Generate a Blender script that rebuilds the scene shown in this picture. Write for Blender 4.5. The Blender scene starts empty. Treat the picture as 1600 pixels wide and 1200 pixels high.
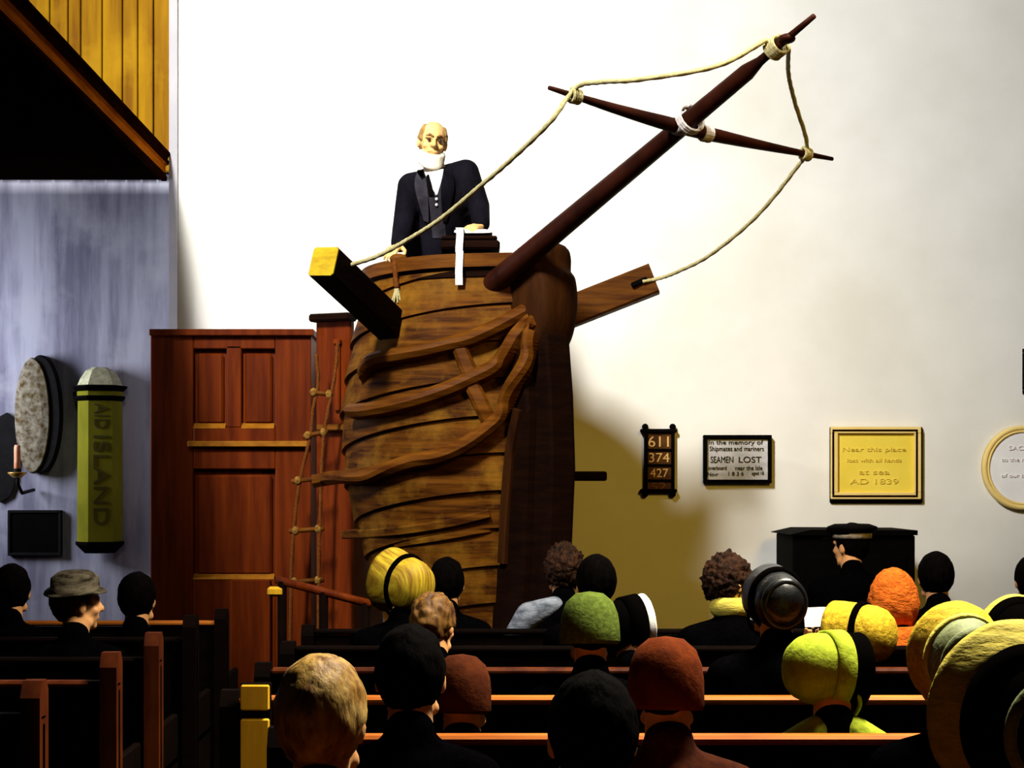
import bpy, math, random
from mathutils import Vector, Matrix, noise
from mathutils.bvhtree import BVHTree
random.seed(7)
S = bpy.context.scene
COL = S.collection
V = Vector
PI = math.pi
R = math.radians

# ------------------------------------------------------------------ camera, world, lights, exposure
CAMZ, FPX, CX, CY = 1.6, 2700.0, 745.0, 755.0
cam_d = bpy.data.cameras.new('camera')
cam = bpy.data.objects.new('camera', cam_d)
COL.objects.link(cam)
cam.location = (0, 0, CAMZ)
cam.rotation_euler = (PI / 2, 0, 0)
cam_d.sensor_fit = 'HORIZONTAL'
cam_d.sensor_width = 36
cam_d.lens = FPX / 1600 * 36
cam_d.shift_x = (800 - CX) / 1600
cam_d.shift_y = (CY - 600) / 1600
cam_d.clip_end = 200
S.camera = cam
S.view_settings.view_transform = 'Standard'
S.view_settings.look = 'None'
S.view_settings.gamma = 1
S.view_settings.use_curve_mapping = False
S.view_settings.exposure = 0.0
w = bpy.data.worlds.new('world')
S.world = w
w.use_nodes = True
w.node_tree.nodes['Background'].inputs[0].default_value = (0.6, 0.7, 1.0, 1)
w.node_tree.nodes['Background'].inputs[1].default_value = 0.004


def area(name, loc, target, sx, sy, power, col, spread=180):
    d = bpy.data.lights.new(name, 'AREA')
    d.shape = 'RECTANGLE'
    d.size, d.size_y = sx, sy
    d.energy = power
    d.color = col
    d.spread = R(spread)
    o = bpy.data.objects.new(name, d)
    COL.objects.link(o)
    o.location = loc
    o.rotation_euler = (V(target) - V(loc)).to_track_quat('-Z', 'Y').to_euler()
    return o


# tall window high on the gallery side, a skylight over the pews, a dim window on the gallery side
area('window_light', (-2.7, 3.5, 7.7), (0.2, 11.5, 3.6), 0.6, 1.8, 300, (1.0, 0.975, 0.93), 72)
area('skylight', (2.4, 6.0, 6.4), (1.1, 5.2, 1.0), 1.3, 1.3, 480, (1.0, 0.93, 0.74), 90)
area('gallery_window_light', (-1.2, 4.0, 5.2), (-3.0, 11.5, 4.6), 0.8, 1.0, 12, (1.0, 0.95, 0.8), 70)
area('bay_window_light', (-4.6, 10.75, 2.5), (-2.5, 11.75, 2.1), 0.5, 1.2, 46, (0.88, 0.89, 1.0), 120)
area('lamp_light', (3.0, 4.2, 4.2), (1.1, 11.4, 1.2), 1.4, 1.4, 10, (1.0, 0.62, 0.08), 44)  # unseen warm fill, added to lift the pulpit shadow on the wall
sd = bpy.data.lights.new('aisle_lamp_light', 'SPOT')  # unseen spot, added from the camera side to brighten the pew door
sd.energy, sd.color, sd.spot_size, sd.spot_blend, sd.shadow_soft_size = 150, (1.0, 0.80, 0.45), R(13), 0.6, 0.12
so = bpy.data.objects.new('aisle_lamp_light', sd)
COL.objects.link(so)
so.location = (-1.9, 1.6, 2.6)
so.rotation_euler = (V((-.76, 5.6, .72)) - V(so.location)).to_track_quat('-Z', 'Y').to_euler()


def W(px, py, Y):
    return V(((px - CX) * Y / FPX, Y, CAMZ - (py - CY) * Y / FPX))


# ------------------------------------------------------------------ materials
def _mix(nt, fac, a, b):
    n = nt.nodes.new('ShaderNodeMix')
    n.data_type = 'RGBA'
    nt.links.new(fac, n.inputs[0])
    for v, i in ((a, 6), (b, 7)):
        if isinstance(v, tuple):
            n.inputs[i].default_value = (*v, 1)
        else:
            nt.links.new(v, n.inputs[i])
    return n.outputs[2]


def mat(name, c1, c2=None, rough=0.6, scale=(6, 6, 6), spec=0.3, bump=0.0, detail=5.0, lo=0.35, hi=0.65, c3=None,
        s3=1.5, lo3=0.5, hi3=0.75, metal=0.0, bscale=None):
    m = bpy.data.materials.new(name)
    m.use_nodes = True
    nt = m.node_tree
    b = nt.nodes['Principled BSDF']
    b.inputs['Roughness'].default_value = rough
    b.inputs['Specular IOR Level'].default_value = spec
    b.inputs['Metallic'].default_value = metal
    b.inputs['Base Color'].default_value = (*c1, 1)
    tc = nt.nodes.new('ShaderNodeTexCoord')

    def noi(sc, det=detail):
        mp = nt.nodes.new('ShaderNodeMapping')
        mp.inputs['Scale'].default_value = sc
        nt.links.new(tc.outputs['Object'], mp.inputs[0])
        n = nt.nodes.new('ShaderNodeTexNoise')
        n.inputs['Scale'].default_value = 1
        n.inputs['Detail'].default_value = det
        n.inputs['Roughness'].default_value = 0.6
        nt.links.new(mp.outputs[0], n.inputs['Vector'])
        return n.outputs[0]

    def ramp(f, a, z):
        r = nt.nodes.new('ShaderNodeMapRange')
        r.inputs[1].default_value = a
        r.inputs[2].default_value = z
        nt.links.new(f, r.inputs[0])
        return r.outputs[0]
    if c2 is not None:
        f = noi(scale)
        out = _mix(nt, ramp(f, lo, hi), c1, c2)
        if c3 is not None:
            out = _mix(nt, ramp(noi((s3, s3, s3)), lo3, hi3), out, c3)
        nt.links.new(out, b.inputs['Base Color'])
    if bump:
        bp = nt.nodes.new('ShaderNodeBump')
        bp.inputs['Strength'].default_value = bump
        bp.inputs['Distance'].default_value = 0.02
        nt.links.new(noi(bscale or scale), bp.inputs['Height'])
        nt.links.new(bp.outputs[0], b.inputs['Normal'])
    return m


M = {}
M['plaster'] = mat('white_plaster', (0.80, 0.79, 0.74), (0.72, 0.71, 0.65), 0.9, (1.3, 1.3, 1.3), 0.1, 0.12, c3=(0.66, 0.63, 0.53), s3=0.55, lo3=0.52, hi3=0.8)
M['grey_plaster'] = mat('blue_grey_limewash', (0.36, 0.37, 0.45), (0.15, 0.15, 0.21), 0.9, (6, 6, 0.7), 0.05, 0.15, lo=.40, hi=.66, c3=(0.40, 0.41, 0.47), s3=1.7)  # gallery shade put into the plaster colour as blue-grey, plus stain streaks
M['trim'] = mat('pale_grey_paint', (0.55, 0.53, 0.56), (0.47, 0.46, 0.5), 0.8, (3, 3, 3), 0.1)
M['boards'] = mat('yellow_pine_boards', (0.40, 0.205, 0.003), (0.20, 0.080, 0.002), 0.6, (9, 9, 0.7), 0.05, 0.15, c3=(0.46, 0.25, 0.006), s3=2)
M['floor'] = mat('dark_floorboards', (0.012, 0.007, 0.004), (0.006, 0.003, 0.002), 0.8, (9, 1, 1), 0.1)
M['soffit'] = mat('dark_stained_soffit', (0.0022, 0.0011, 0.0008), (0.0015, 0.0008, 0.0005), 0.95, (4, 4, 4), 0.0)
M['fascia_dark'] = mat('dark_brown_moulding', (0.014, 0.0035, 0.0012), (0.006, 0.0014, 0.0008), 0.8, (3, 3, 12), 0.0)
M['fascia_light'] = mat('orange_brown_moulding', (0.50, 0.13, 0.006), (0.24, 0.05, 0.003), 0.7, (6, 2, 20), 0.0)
M['hull'] = mat('oak_planks', (0.130, 0.043, 0.0030), (0.022, 0.0048, 0.0008), 0.6, (2.6, 2.6, 30), 0.04, 0.35, detail=8, c3=(0.20, 0.088, 0.007), s3=3.2, lo3=.48, hi3=.68)
M['rail'] = mat('oiled_oak_rail', (0.150, 0.050, 0.0045), (0.060, 0.016, 0.0016), 0.5, (3, 3, 26), 0.05, 0.2)
M['darkwood'] = mat('dark_tarred_oak', (0.010, 0.003, 0.0012), (0.005, 0.0016, 0.0008), 0.8, (4, 4, 20), 0.03, 0.2)  # also carries the shade on the cathead sides and under the rim
M['stem'] = mat('brown_oak_stem', (0.040, 0.012, 0.002), (0.014, 0.004, 0.001), 0.7, (10, 10, 2), 0.05, 0.3)
M['spar'] = mat('red_brown_varnished_spar', (0.036, 0.008, 0.0035), (0.014, 0.003, 0.0015), 0.5, (4, 4, 4), 0.05, 0.1)
M['endgrain'] = mat('yellow_end_grain', (0.50, 0.36, 0.012), (0.36, 0.22, 0.008), 0.7, (12, 12, 30), 0.1, 0.1)  # front light on the cathead end painted in as yellow
M['cathead'] = mat('weathered_timber', (0.105, 0.036, 0.004), (0.045, 0.013, 0.002), 0.6, (3, 9, 30), 0.05, 0.25)
M['panel'] = mat('red_mahogany_panelling', (0.150, 0.024, 0.0020), (0.070, 0.009, 0.0010), 0.5, (14, 14, 1.2), 0.05, 0.1)
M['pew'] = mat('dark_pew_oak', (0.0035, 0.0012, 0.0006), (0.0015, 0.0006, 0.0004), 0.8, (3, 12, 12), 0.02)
M['pewtop'] = mat('worn_orange_pew_rail', (0.42, 0.125, 0.016), (0.24, 0.055, 0.006), 0.5, (2, 8, 8), 0.05)  # worn rails with the overhead light painted in as orange
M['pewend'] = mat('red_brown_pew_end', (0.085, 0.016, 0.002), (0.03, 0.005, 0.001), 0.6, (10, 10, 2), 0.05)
M['pine'] = mat('pale_yellow_pine', (0.70, 0.38, 0.016), (0.52, 0.25, 0.010), 0.6, (12, 12, 3), 0.1)  # window light painted into the wood as pale yellow
M['rope'] = mat('pale_hemp_rope', (0.52, 0.47, 0.25), (0.32, 0.27, 0.11), 0.9, (90, 90, 90), 0.05)
M['darkrope'] = mat('tarred_brown_rope', (0.16, 0.05, 0.008), (0.08, 0.02, 0.004), 0.9, (90, 90, 90), 0.05)
M['whiteband'] = mat('white_canvas_lashing', (0.70, 0.66, 0.64), (0.5, 0.44, 0.42), 0.9, (30, 30, 30), 0.05)
M['brass'] = mat('worn_brass', (0.75, 0.48, 0.12), (0.55, 0.30, 0.05), 0.35, (20, 20, 20), 0.5, metal=0.8)
M['iron'] = mat('black_iron', (0.006, 0.006, 0.007), (0.003, 0.003, 0.003), 0.7, (20, 20, 20), 0.08)
M['candle'] = mat('pink_tallow_candle', (0.85, 0.42, 0.25), (0.72, 0.30, 0.16), 0.6, (20, 20, 20), 0.2)
M['black'] = mat('black_paint', (0.0016, 0.0013, 0.0012), (0.0022, 0.0018, 0.0018), 0.8, (8, 8, 8), 0.02)
M['white'] = mat('white_marble', (0.85, 0.84, 0.82), (0.78, 0.77, 0.77), 0.7, (6, 6, 6), 0.15)
M['greystone'] = mat('grey_veined_marble', (0.62, 0.61, 0.64), (0.46, 0.47, 0.46), 0.7, (9, 9, 22), 0.15)
M['cream'] = mat('yellow_cream_marble', (0.82, 0.64, 0.085), (0.76, 0.58, 0.06), 0.7, (3, 3, 3), 0.1)
M['creamframe'] = mat('buff_marble_frame', (0.80, 0.62, 0.24), (0.74, 0.54, 0.17), 0.7, (5, 5, 5), 0.1)
M['faint'] = mat('faded_ochre_lettering', (0.70, 0.52, 0.06), None, 0.8)
M['faintgrey'] = mat('faded_pink_grey_lettering', (0.74, 0.68, 0.67), None, 0.8)
M['ink'] = mat('black_lettering', (0.025, 0.022, 0.015), None, 0.8, spec=0.05)
M['gold'] = mat('gilt_numerals', (0.80, 0.52, 0.18), (0.62, 0.36, 0.10), 0.6, (40, 40, 40), 0.2)
M['dimgold'] = mat('worn_gilt_numerals', (0.16, 0.06, 0.015), None, 0.7)  # same gilt as the rows above, with shade painted in
M['boardbrown'] = mat('brown_board', (0.050, 0.017, 0.004), (0.10, 0.04, 0.008), 0.7, (12, 12, 12), 0.1)
M['olive'] = mat('olive_painted_stone', (0.17, 0.165, 0.010), (0.12, 0.12, 0.008), 0.8, (8, 8, 3), 0.05)
M['olivecap'] = mat('pale_mottled_stone', (0.50, 0.50, 0.33), (0.30, 0.30, 0.18), 0.8, (30, 30, 30), 0.1)
M['olivedark'] = mat('dark_olive_lettering', (0.05, 0.045, 0.003), None, 0.9)
M['ovalface'] = mat('brown_speckled_stone', (0.30, 0.28, 0.21), (0.07, 0.042, 0.012), 0.8, (24, 24, 24), 0.05, c3=(0.10, 0.07, 0.02), s3=3)
M['skin'] = mat('skin', (0.62, 0.30, 0.12), (0.52, 0.23, 0.08), 0.55, (18, 18, 18), 0.25)
M['skinpale'] = mat('pale_skin', (0.80, 0.50, 0.20), (0.70, 0.38, 0.12), 0.55, (18, 18, 18), 0.25)
M['eye'] = mat('eye', (0.03, 0.02, 0.015), None, 0.3)
M['coat'] = mat('black_wool', (0.0010, 0.0009, 0.0012), (0.0006, 0.0005, 0.0007), 0.95, (60, 60, 60), 0.0, 0.1)
M['preachercoat'] = mat('black_broadcloth', (0.0050, 0.0042, 0.0078), (0.0018, 0.0015, 0.0028), 0.85, (10, 10, 5), 0.05, 0.3)
M['waistcoat'] = mat('charcoal_waistcoat', (0.030, 0.027, 0.036), (0.014, 0.012, 0.017), 0.8, (14, 14, 14), 0.08)
M['browncoat'] = mat('dark_red_brown_wool', (0.040, 0.009, 0.003), (0.02, 0.004, 0.002), 0.95, (40, 40, 40), 0.03, 0.1)
M['linen'] = mat('white_linen', (0.88, 0.86, 0.82), (0.80, 0.78, 0.74), 0.9, (30, 30, 30), 0.05, 0.1)
M['whitehair'] = mat('white_hair', (0.90, 0.84, 0.70), (0.78, 0.68, 0.50), 0.8, (60, 60, 15), 0.1, 0.2)
M['sandhair'] = mat('sandy_grey_hair', (0.40, 0.24, 0.08), (0.18, 0.09, 0.025), 0.8, (60, 60, 15), 0.05, 0.2)
M['blackhair'] = mat('black_hair', (0.0020, 0.0012, 0.0012), (0.0007, 0.0005, 0.0005), 0.8, (60, 60, 10), 0.01, 0.3)
M['curlhair'] = mat('brown_curly_hair', (0.040, 0.014, 0.005), (0.004, 0.002, 0.0015), 0.7, (32, 32, 32), 0.08, 0.8)
M['brownhair'] = mat('brown_hair', (0.20, 0.09, 0.012), (0.04, 0.012, 0.003), 0.6, (40, 40, 8), 0.2, 0.3)
M['blondhair'] = mat('fair_hair', (0.50, 0.30, 0.060), (0.14, 0.05, 0.006), 0.55, (30, 30, 7), 0.15, 0.35, c3=(0.62, 0.42, 0.14), s3=14)
M['redhair'] = mat('reddish_felt', (0.125, 0.022, 0.003), (0.07, 0.011, 0.002), 0.9, (20, 20, 20), 0.03, 0.3)
M['brownfelt'] = mat('brown_felt', (0.06, 0.013, 0.003), (0.035, 0.007, 0.002), 0.9, (20, 20, 20), 0.03, 0.3)
M['greenwool'] = mat('green_wool', (0.085, 0.115, 0.018), (0.045, 0.065, 0.01), 0.95, (60, 60, 60), 0.03, 0.3)
M['lime'] = mat('lime_green_cotton', (0.31, 0.37, 0.022), (0.20, 0.25, 0.016), 0.9, (30, 30, 30), 0.05, 0.3)
M['straw'] = mat('yellow_straw', (0.58, 0.40, 0.020), (0.38, 0.22, 0.010), 0.8, (50, 50, 50), 0.1, 0.4)
M['straw2'] = mat('plaited_yellow_straw', (0.58, 0.46, 0.06), (0.40, 0.33, 0.06), 0.8, (16, 16, 40), 0.1, 0.5)
M['stripe'] = mat('striped_yellow_silk', (0.52, 0.36, 0.018), (0.20, 0.10, 0.004), 0.6, (70, 6, 6), 0.2, 0.4)
M['greygreen'] = mat('grey_green_silk', (0.23, 0.26, 0.12), (0.07, 0.08, 0.03), 0.6, (11, 11, 11), 0.12, 0.6)
M['orangeknit'] = mat('orange_knitted_wool', (0.62, 0.14, 0.015), (0.42, 0.075, 0.008), 0.95, (40, 40, 90), 0.05, 0.8)
M['satin'] = mat('black_satin', (0.006, 0.006, 0.0065), (0.003, 0.003, 0.003), 0.33, (10, 10, 10), 0.6, 0.3)
M['ribbon'] = mat('black_ribbon', (0.0010, 0.0008, 0.0008), None, 0.85, spec=0.0)
M['paper'] = mat('white_paper', (0.88, 0.85, 0.82), (0.82, 0.78, 0.74), 0.9, (20, 20, 20), 0.05)
M['shawl'] = mat('pale_blue_grey_shawl', (0.24, 0.26, 0.31), (0.06, 0.07, 0.09), 0.9, (14, 14, 30), 0.03, 0.4)
M['capgrey'] = mat('grey_cap_band', (0.36, 0.33, 0.26), (0.16, 0.10, 0.06), 0.8, (30, 30, 30), 0.1)
M['leather'] = mat('black_shoe_leather', (0.006, 0.005, 0.004), None, 0.5, spec=0.2)
M['hatdark'] = mat('dark_brown_felt_hat', (0.11, 0.09, 0.06), (0.012, 0.008, 0.005), 0.9, (14, 14, 40), 0.03, 0.4)
M['knotrope'] = mat('brown_hemp_knots', (0.30, 0.16, 0.03), (0.12, 0.05, 0.01), 0.9, (60, 60, 60), 0.03)
M['goldwood'] = mat('golden_oak_edging', (0.34, 0.13, 0.008), (0.22, 0.075, 0.004), 0.5, (14, 14, 20), 0.1)  # highlights on sills and ledge painted as golden wood
M['redcloth'] = mat('dark_red_cloth', (0.14, 0.010, 0.006), (0.08, 0.006, 0.004), 0.9, (20, 20, 20), 0.05)


# ------------------------------------------------------------------ mesh builder
class MB:
    def __init__(s):
        s.v, s.f = [], []

    def add(s, vs, fs, T=None):
        o = len(s.v)
        s.v += [tuple(T @ V(p)) if T else tuple(p) for p in vs]
        s.f += [tuple(i + o for i in f) for f in fs]
        return s

    def box(s, c, size, T=None, rot=None, bev=0.0):
        x, y, z = (k / 2 for k in size)
        L = Matrix.Translation(V(c))
        if rot is not None:
            L = L @ rot.to_4x4()
        if T:
            L = T @ L
        if bev <= 0:
            vs = [(a * x, b * y, d * z) for a in (-1, 1) for b in (-1, 1) for d in (-1, 1)]
            fs = [(0, 1, 3, 2), (4, 6, 7, 5), (0, 4, 5, 1), (2, 3, 7, 6), (0, 2, 6, 4), (1, 5, 7, 3)]
            return s.add(vs, fs, L)
        b = min(bev, x * .9, y * .9, z * .9)
        # chamfered box: octagon rings along z
        def ring(q, zz):
            return [(-x + q, -y, zz), (x - q, -y, zz), (x, -y + q, zz), (x, y - q, zz), (x - q, y, zz), (-x + q, y, zz), (-x, y - q, zz), (-x, -y + q, zz)]
        def inner(zz):
            return [(-x + b, -y + b * .99, zz), (x - b, -y + b * .99, zz), (x - b * .99, -y + b, zz), (x - b * .99, y - b, zz), (x - b, y - b * .99, zz), (-x + b, y - b * .99, zz), (-x + b * .99, y - b, zz), (-x + b * .99, -y + b, zz)]
        rings = [inner(-z), ring(b, -z + b), ring(b, z - b), inner(z)]
        return s.loft(rings, T=L)

    def loft(s, rings, T=None, close=True, cap=True):
        n = len(rings[0])
        vs = [p for r in rings for p in r]
        fs = []
        for i in range(len(rings) - 1):
            for j in range(n if close else n - 1):
                k = (j + 1) % n
                fs.append((i * n + j, i * n + k, (i + 1) * n + k, (i + 1) * n + j))
        if cap and close:
            fs.append(tuple(reversed(range(n))))
            fs.append(tuple((len(rings) - 1) * n + j for j in range(n)))
        return s.add(vs, fs, T)

    def ell(s, c, r, T=None, seg=20, rings=12, rot=None):
        rs = []
        for i in range(rings + 1):
            th = PI * min(max(i / rings, 0.004), 0.996)
            rs.append([(math.sin(th) * math.cos(2 * PI * j / seg) * r[0], math.sin(th) * math.sin(2 * PI * j / seg) * r[1], -math.cos(th) * r[2]) for j in range(seg)])
        L = Matrix.Translation(V(c))
        if rot is not None:
            L = L @ rot.to_4x4()
        if T:
            L = T @ L
        return s.loft(rs, T=L)

    def cap(s, p0, p1, r0, r1, T=None, seg=14):
        p0, p1 = V(p0), V(p1)
        d = p1 - p0
        L = d.length
        q = V((0, 0, 1)).rotation_difference(d.normalized() if L > 1e-6 else V((0, 0, 1))).to_matrix()
        rs = []
        for i in range(1, 6):
            a = -PI / 2 + PI / 2 * i / 5 if i < 5 else 0
            a = -PI / 2 + (PI / 2) * (i - .7) / 4.3
            rs.append((r0 * math.cos(a), r0 * math.sin(a)))
        for i in range(1, 6):
            a = (PI / 2) * (i - 1) / 4.3
            rs.append((r1 * math.cos(a), L + r1 * math.sin(a)))
        rings = [[(r * math.cos(2 * PI * j / seg), r * math.sin(2 * PI * j / seg), z) for j in range(seg)] for r, z in rs]
        X = Matrix.Translation(p0) @ q.to_4x4()
        return s.loft(rings, T=(T @ X) if T else X)

    def chain(s, pts, rad, T=None, seg=14):
        for i in range(len(pts) - 1):
            s.cap(pts[i], pts[i + 1], rad[i], rad[i + 1], T, seg)
        return s

    def tube(s, pts, rad, seg=10, T=None, twist=0.0, lay=0.0):
        pts = [V(p) for p in pts]
        n = len(pts)
        rad = rad if isinstance(rad, (list, tuple)) else [rad] * n
        t = [(pts[min(i + 1, n - 1)] - pts[max(i - 1, 0)]).normalized() for i in range(n)]
        up = V((0, 0, 1)) if abs(t[0].z) < .9 else V((1, 0, 0))
        a = (up - t[0] * up.dot(t[0])).normalized()
        rings = []
        for i in range(n):
            a = (a - t[i] * a.dot(t[i])).normalized()
            b = t[i].cross(a)
            rings.append([tuple(pts[i] + (a * math.cos(2 * PI * j / seg) + b * math.sin(2 * PI * j / seg)) * rad[i] * (1 + lay * math.sin(3 * 2 * PI * j / seg + twist * i))) for j in range(seg)])
        return s.loft(rings, T=T)

    def prism(s, poly, d, T=None):
        """poly in (x,z), extruded along y from 0 to d"""
        n = len(poly)
        vs = [(x, 0, z) for x, z in poly] + [(x, d, z) for x, z in poly]
        fs = [tuple(range(n)), tuple(reversed(range(n, 2 * n)))]
        for j in range(n):
            k = (j + 1) % n
            fs.append((j, j + n, k + n, k))
        return s.add(vs, fs, T)

    def lathe(s, prof, c=(0, 0, 0), seg=24, T=None):
        rings = [[(c[0] + r * math.cos(2 * PI * j / seg), c[1] + r * math.sin(2 * PI * j / seg), c[2] + z) for j in range(seg)] for r, z in prof]
        return s.loft(rings, T=T)

    def mesh(s, name):
        me = bpy.data.meshes.new(name)
        me.from_pydata(s.v, [], s.f)
        me.update()
        import bmesh
        bm = bmesh.new()
        bm.from_mesh(me)
        bmesh.ops.recalc_face_normals(bm, faces=bm.faces)
        bm.to_mesh(me)
        bm.free()
        return me

    def obj(s, name, m, parent=None, smooth=False):
        return link(name, s.mesh(name), m, parent, smooth)

    def remesh(s, name, m, voxel, parent=None, smooth_it=3):
        me = s.mesh('tmp')
        o = bpy.data.objects.new('tmp', me)
        COL.objects.link(o)
        md = o.modifiers.new('r', 'REMESH')
        md.mode = 'VOXEL'
        md.voxel_size = voxel
        if smooth_it:
            sm = o.modifiers.new('s', 'SMOOTH')
            sm.factor = 0.5
            sm.iterations = smooth_it
        dg = bpy.context.evaluated_depsgraph_get()
        dg.update()
        me2 = bpy.data.meshes.new_from_object(o.evaluated_get(dg))
        bpy.data.objects.remove(o)
        bpy.data.meshes.remove(me)
        me2.name = name
        return link(name, me2, m, parent, True)


def link(name, me, m, parent=None, smooth=False):
    if smooth:
        for p in me.polygons:
            p.use_smooth = True
    me.materials.clear()
    me.materials.append(m)
    o = bpy.data.objects.new(name, me)
    COL.objects.link(o)
    if parent is not None:
        o.parent = parent
        if parent.get('world_children'):
            o.matrix_parent_inverse = Matrix.Translation(-V(parent.location))
    return o


def sub(o, parent):
    """parent a sub-part built in the same coordinates as its part"""
    o.parent = parent
    if parent.parent is not None and parent.parent.get('world_children'):
        o.matrix_parent_inverse = Matrix.Identity(4)
        o.matrix_parent_inverse = (Matrix.Translation(V(parent.parent.location)) @ parent.matrix_parent_inverse).inverted()
    return o


def thing(name, label, cat, loc=(0, 0, 0), group=None, rz=0.0, world=False):
    o = bpy.data.objects.new(name, None)
    COL.objects.link(o)
    o.location = loc
    o.rotation_euler = (0, 0, rz)
    o.empty_display_size = 0.1
    tag(o, label, cat, group)
    if world:
        o['world_children'] = True
    return o


def tag(o, label, cat, group=None):
    o['label'] = label
    o['category'] = cat
    if group:
        o['group'] = group
    return o


def struct(o):
    o['kind'] = 'structure'
    return o


def text_mesh(body, size, ext, T):
    cu = bpy.data.curves.new('t', 'FONT')
    cu.body = body
    cu.size = size
    cu.extrude = ext
    cu.align_x = 'CENTER'
    cu.align_y = 'CENTER'
    o = bpy.data.objects.new('t', cu)
    COL.objects.link(o)
    dg = bpy.context.evaluated_depsgraph_get()
    dg.update()
    me = bpy.data.meshes.new_from_object(o.evaluated_get(dg))
    bpy.data.objects.remove(o)
    vs = [tuple(v.co) for v in me.vertices]
    fs = [tuple(p.vertices) for p in me.polygons]
    bpy.data.meshes.remove(me)
    mb = MB()
    mb.add(vs, fs, T)
    return mb


def text_on(lines, m, parent, name='lettering'):
    """lines: (body, size, width or None, world centre, rotation), one mesh per line"""
    for body, size, width, c, rot in lines:
        t = text_mesh(body, size, 0.002, Matrix.Identity(4))
        xs = [p[0] for p in t.v]
        ys = [p[1] for p in t.v]
        k = width / max(1e-6, max(xs) - min(xs)) if width else 1
        ox, oy = (max(xs) + min(xs)) / 2, (max(ys) + min(ys)) / 2
        T = Matrix.Translation(V(c)) @ rot.to_4x4() @ Matrix.Diagonal((k, 1, 1, 1)) @ Matrix.Translation((-ox, -oy, 0))
        MB().add(t.v, t.f, T).obj(name, m, parent)


FACE = Matrix.Rotation(PI / 2, 3, 'X')     # text standing upright facing the pews


def bezier(pts, n=12):
    """Catmull-Rom through points"""
    pts = [V(p) for p in pts]
    P = [pts[0] * 2 - pts[1]] + pts + [pts[-1] * 2 - pts[-2]]
    out = []
    for i in range(1, len(P) - 2):
        for k in range(n):
            t = k / n
            a, b, c, d = P[i - 1], P[i], P[i + 1], P[i + 2]
            out.append(0.5 * ((2 * b) + (c - a) * t + (2 * a - 5 * b + 4 * c - d) * t * t + (3 * b - a - 3 * c + d) * t ** 3))
    out.append(pts[-1])
    return out


# ------------------------------------------------------------------ the setting
WY = 11.5                       # back wall plane
XL = -2.02                      # where the white wall stops beside the gallery bay


def slab(name, c, size, m):
    return struct(MB().box(c, size).obj(name, m))


slab('floor', (0.5, 5.5, -0.05), (10, 14, 0.1), M['floor'])
slab('wall_back', ((XL + 5.2) / 2, WY + 0.15, 3.5), (5.2 - XL, 0.3, 7.2), M['plaster'])
slab('wall_left', ((XL - 5.0) / 2 - .0, WY + 0.37, 1.8), (5.0 + XL, 0.24, 3.8), M['grey_plaster'])  # set back to deepen the gallery shade, and tinted with it
slab('trim_1', (XL + 0.005, WY + 0.1, 3.5), (0.055, 0.27, 7.2), M['trim'])
# yellow boards of the bay above the gallery
mb = MB()
x = -4.9
while x < XL - 0.03:
    wd = 0.115 + 0.03 * math.sin(x * 37)
    x2 = min(x + wd, XL - 0.024)
    mb.box(((x + x2) / 2, WY + 0.16 + 0.006 * math.sin(x * 91), 5.35), (x2 - x - 0.008, 0.05, 3.3), bev=0.006)
    x = x2
struct(mb.obj('wall_upper', M['boards']))

# gallery (balcony) along the side
gal = thing('gallery', 'dark wooden gallery with stepped orange-brown moulding along its front edge', 'balcony', (-2.6, 8, 3.6), world=True)
GX = -2.07
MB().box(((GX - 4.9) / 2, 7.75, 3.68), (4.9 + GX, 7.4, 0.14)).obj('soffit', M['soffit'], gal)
def mould(name, pts, m):
    mb = MB()
    y0, y1 = 4.05, WY - 0.03
    mb.loft([[(a, y0, z) for a, z in pts], [(a, y1, z) for a, z in pts]])
    return mb.obj(name, m, gal)
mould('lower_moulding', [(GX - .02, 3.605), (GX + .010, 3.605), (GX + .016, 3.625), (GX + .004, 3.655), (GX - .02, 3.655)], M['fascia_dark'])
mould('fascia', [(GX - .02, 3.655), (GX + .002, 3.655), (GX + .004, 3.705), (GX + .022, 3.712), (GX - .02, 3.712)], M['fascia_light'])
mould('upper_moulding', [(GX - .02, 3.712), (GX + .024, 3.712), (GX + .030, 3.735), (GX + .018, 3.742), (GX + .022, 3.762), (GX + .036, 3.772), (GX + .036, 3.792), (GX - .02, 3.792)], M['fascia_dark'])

# ------------------------------------------------------------------ pulpit
K = V((math.sin(R(35)), -math.cos(R(35)), 0))      # towards the bow
N = V((math.cos(R(35)), math.sin(R(35)), 0))
TAB = [(0.0, .06, .40), (.6, .0, .48), (1.2, -.07, .585), (1.6, -.125, .65), (2.0, -.135, .66), (2.45, -.10, .62), (2.9, -.07, .545), (3.2, -.06, .52)]


def hc(z):
    z = min(max(z, 0), 3.19)
    for (a, c0, r0), (b, c1, r1) in zip(TAB, TAB[1:]):
        if a <= z <= b:
            t = (z - a) / (b - a)
            return c0 + (c1 - c0) * t, r0 + (r1 - r0) * t


def hull_pt(phi, z, off=0.0):
    cx, r = hc(z)
    a = r + .15
    pt = math.acos(r / a)
    p = abs(phi)
    rad = r / math.cos(pt - p) if p < pt else r
    rad += off
    return V((cx, 10.06, z)) + (K * math.cos(phi) + N * math.sin(phi)) * rad


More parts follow.
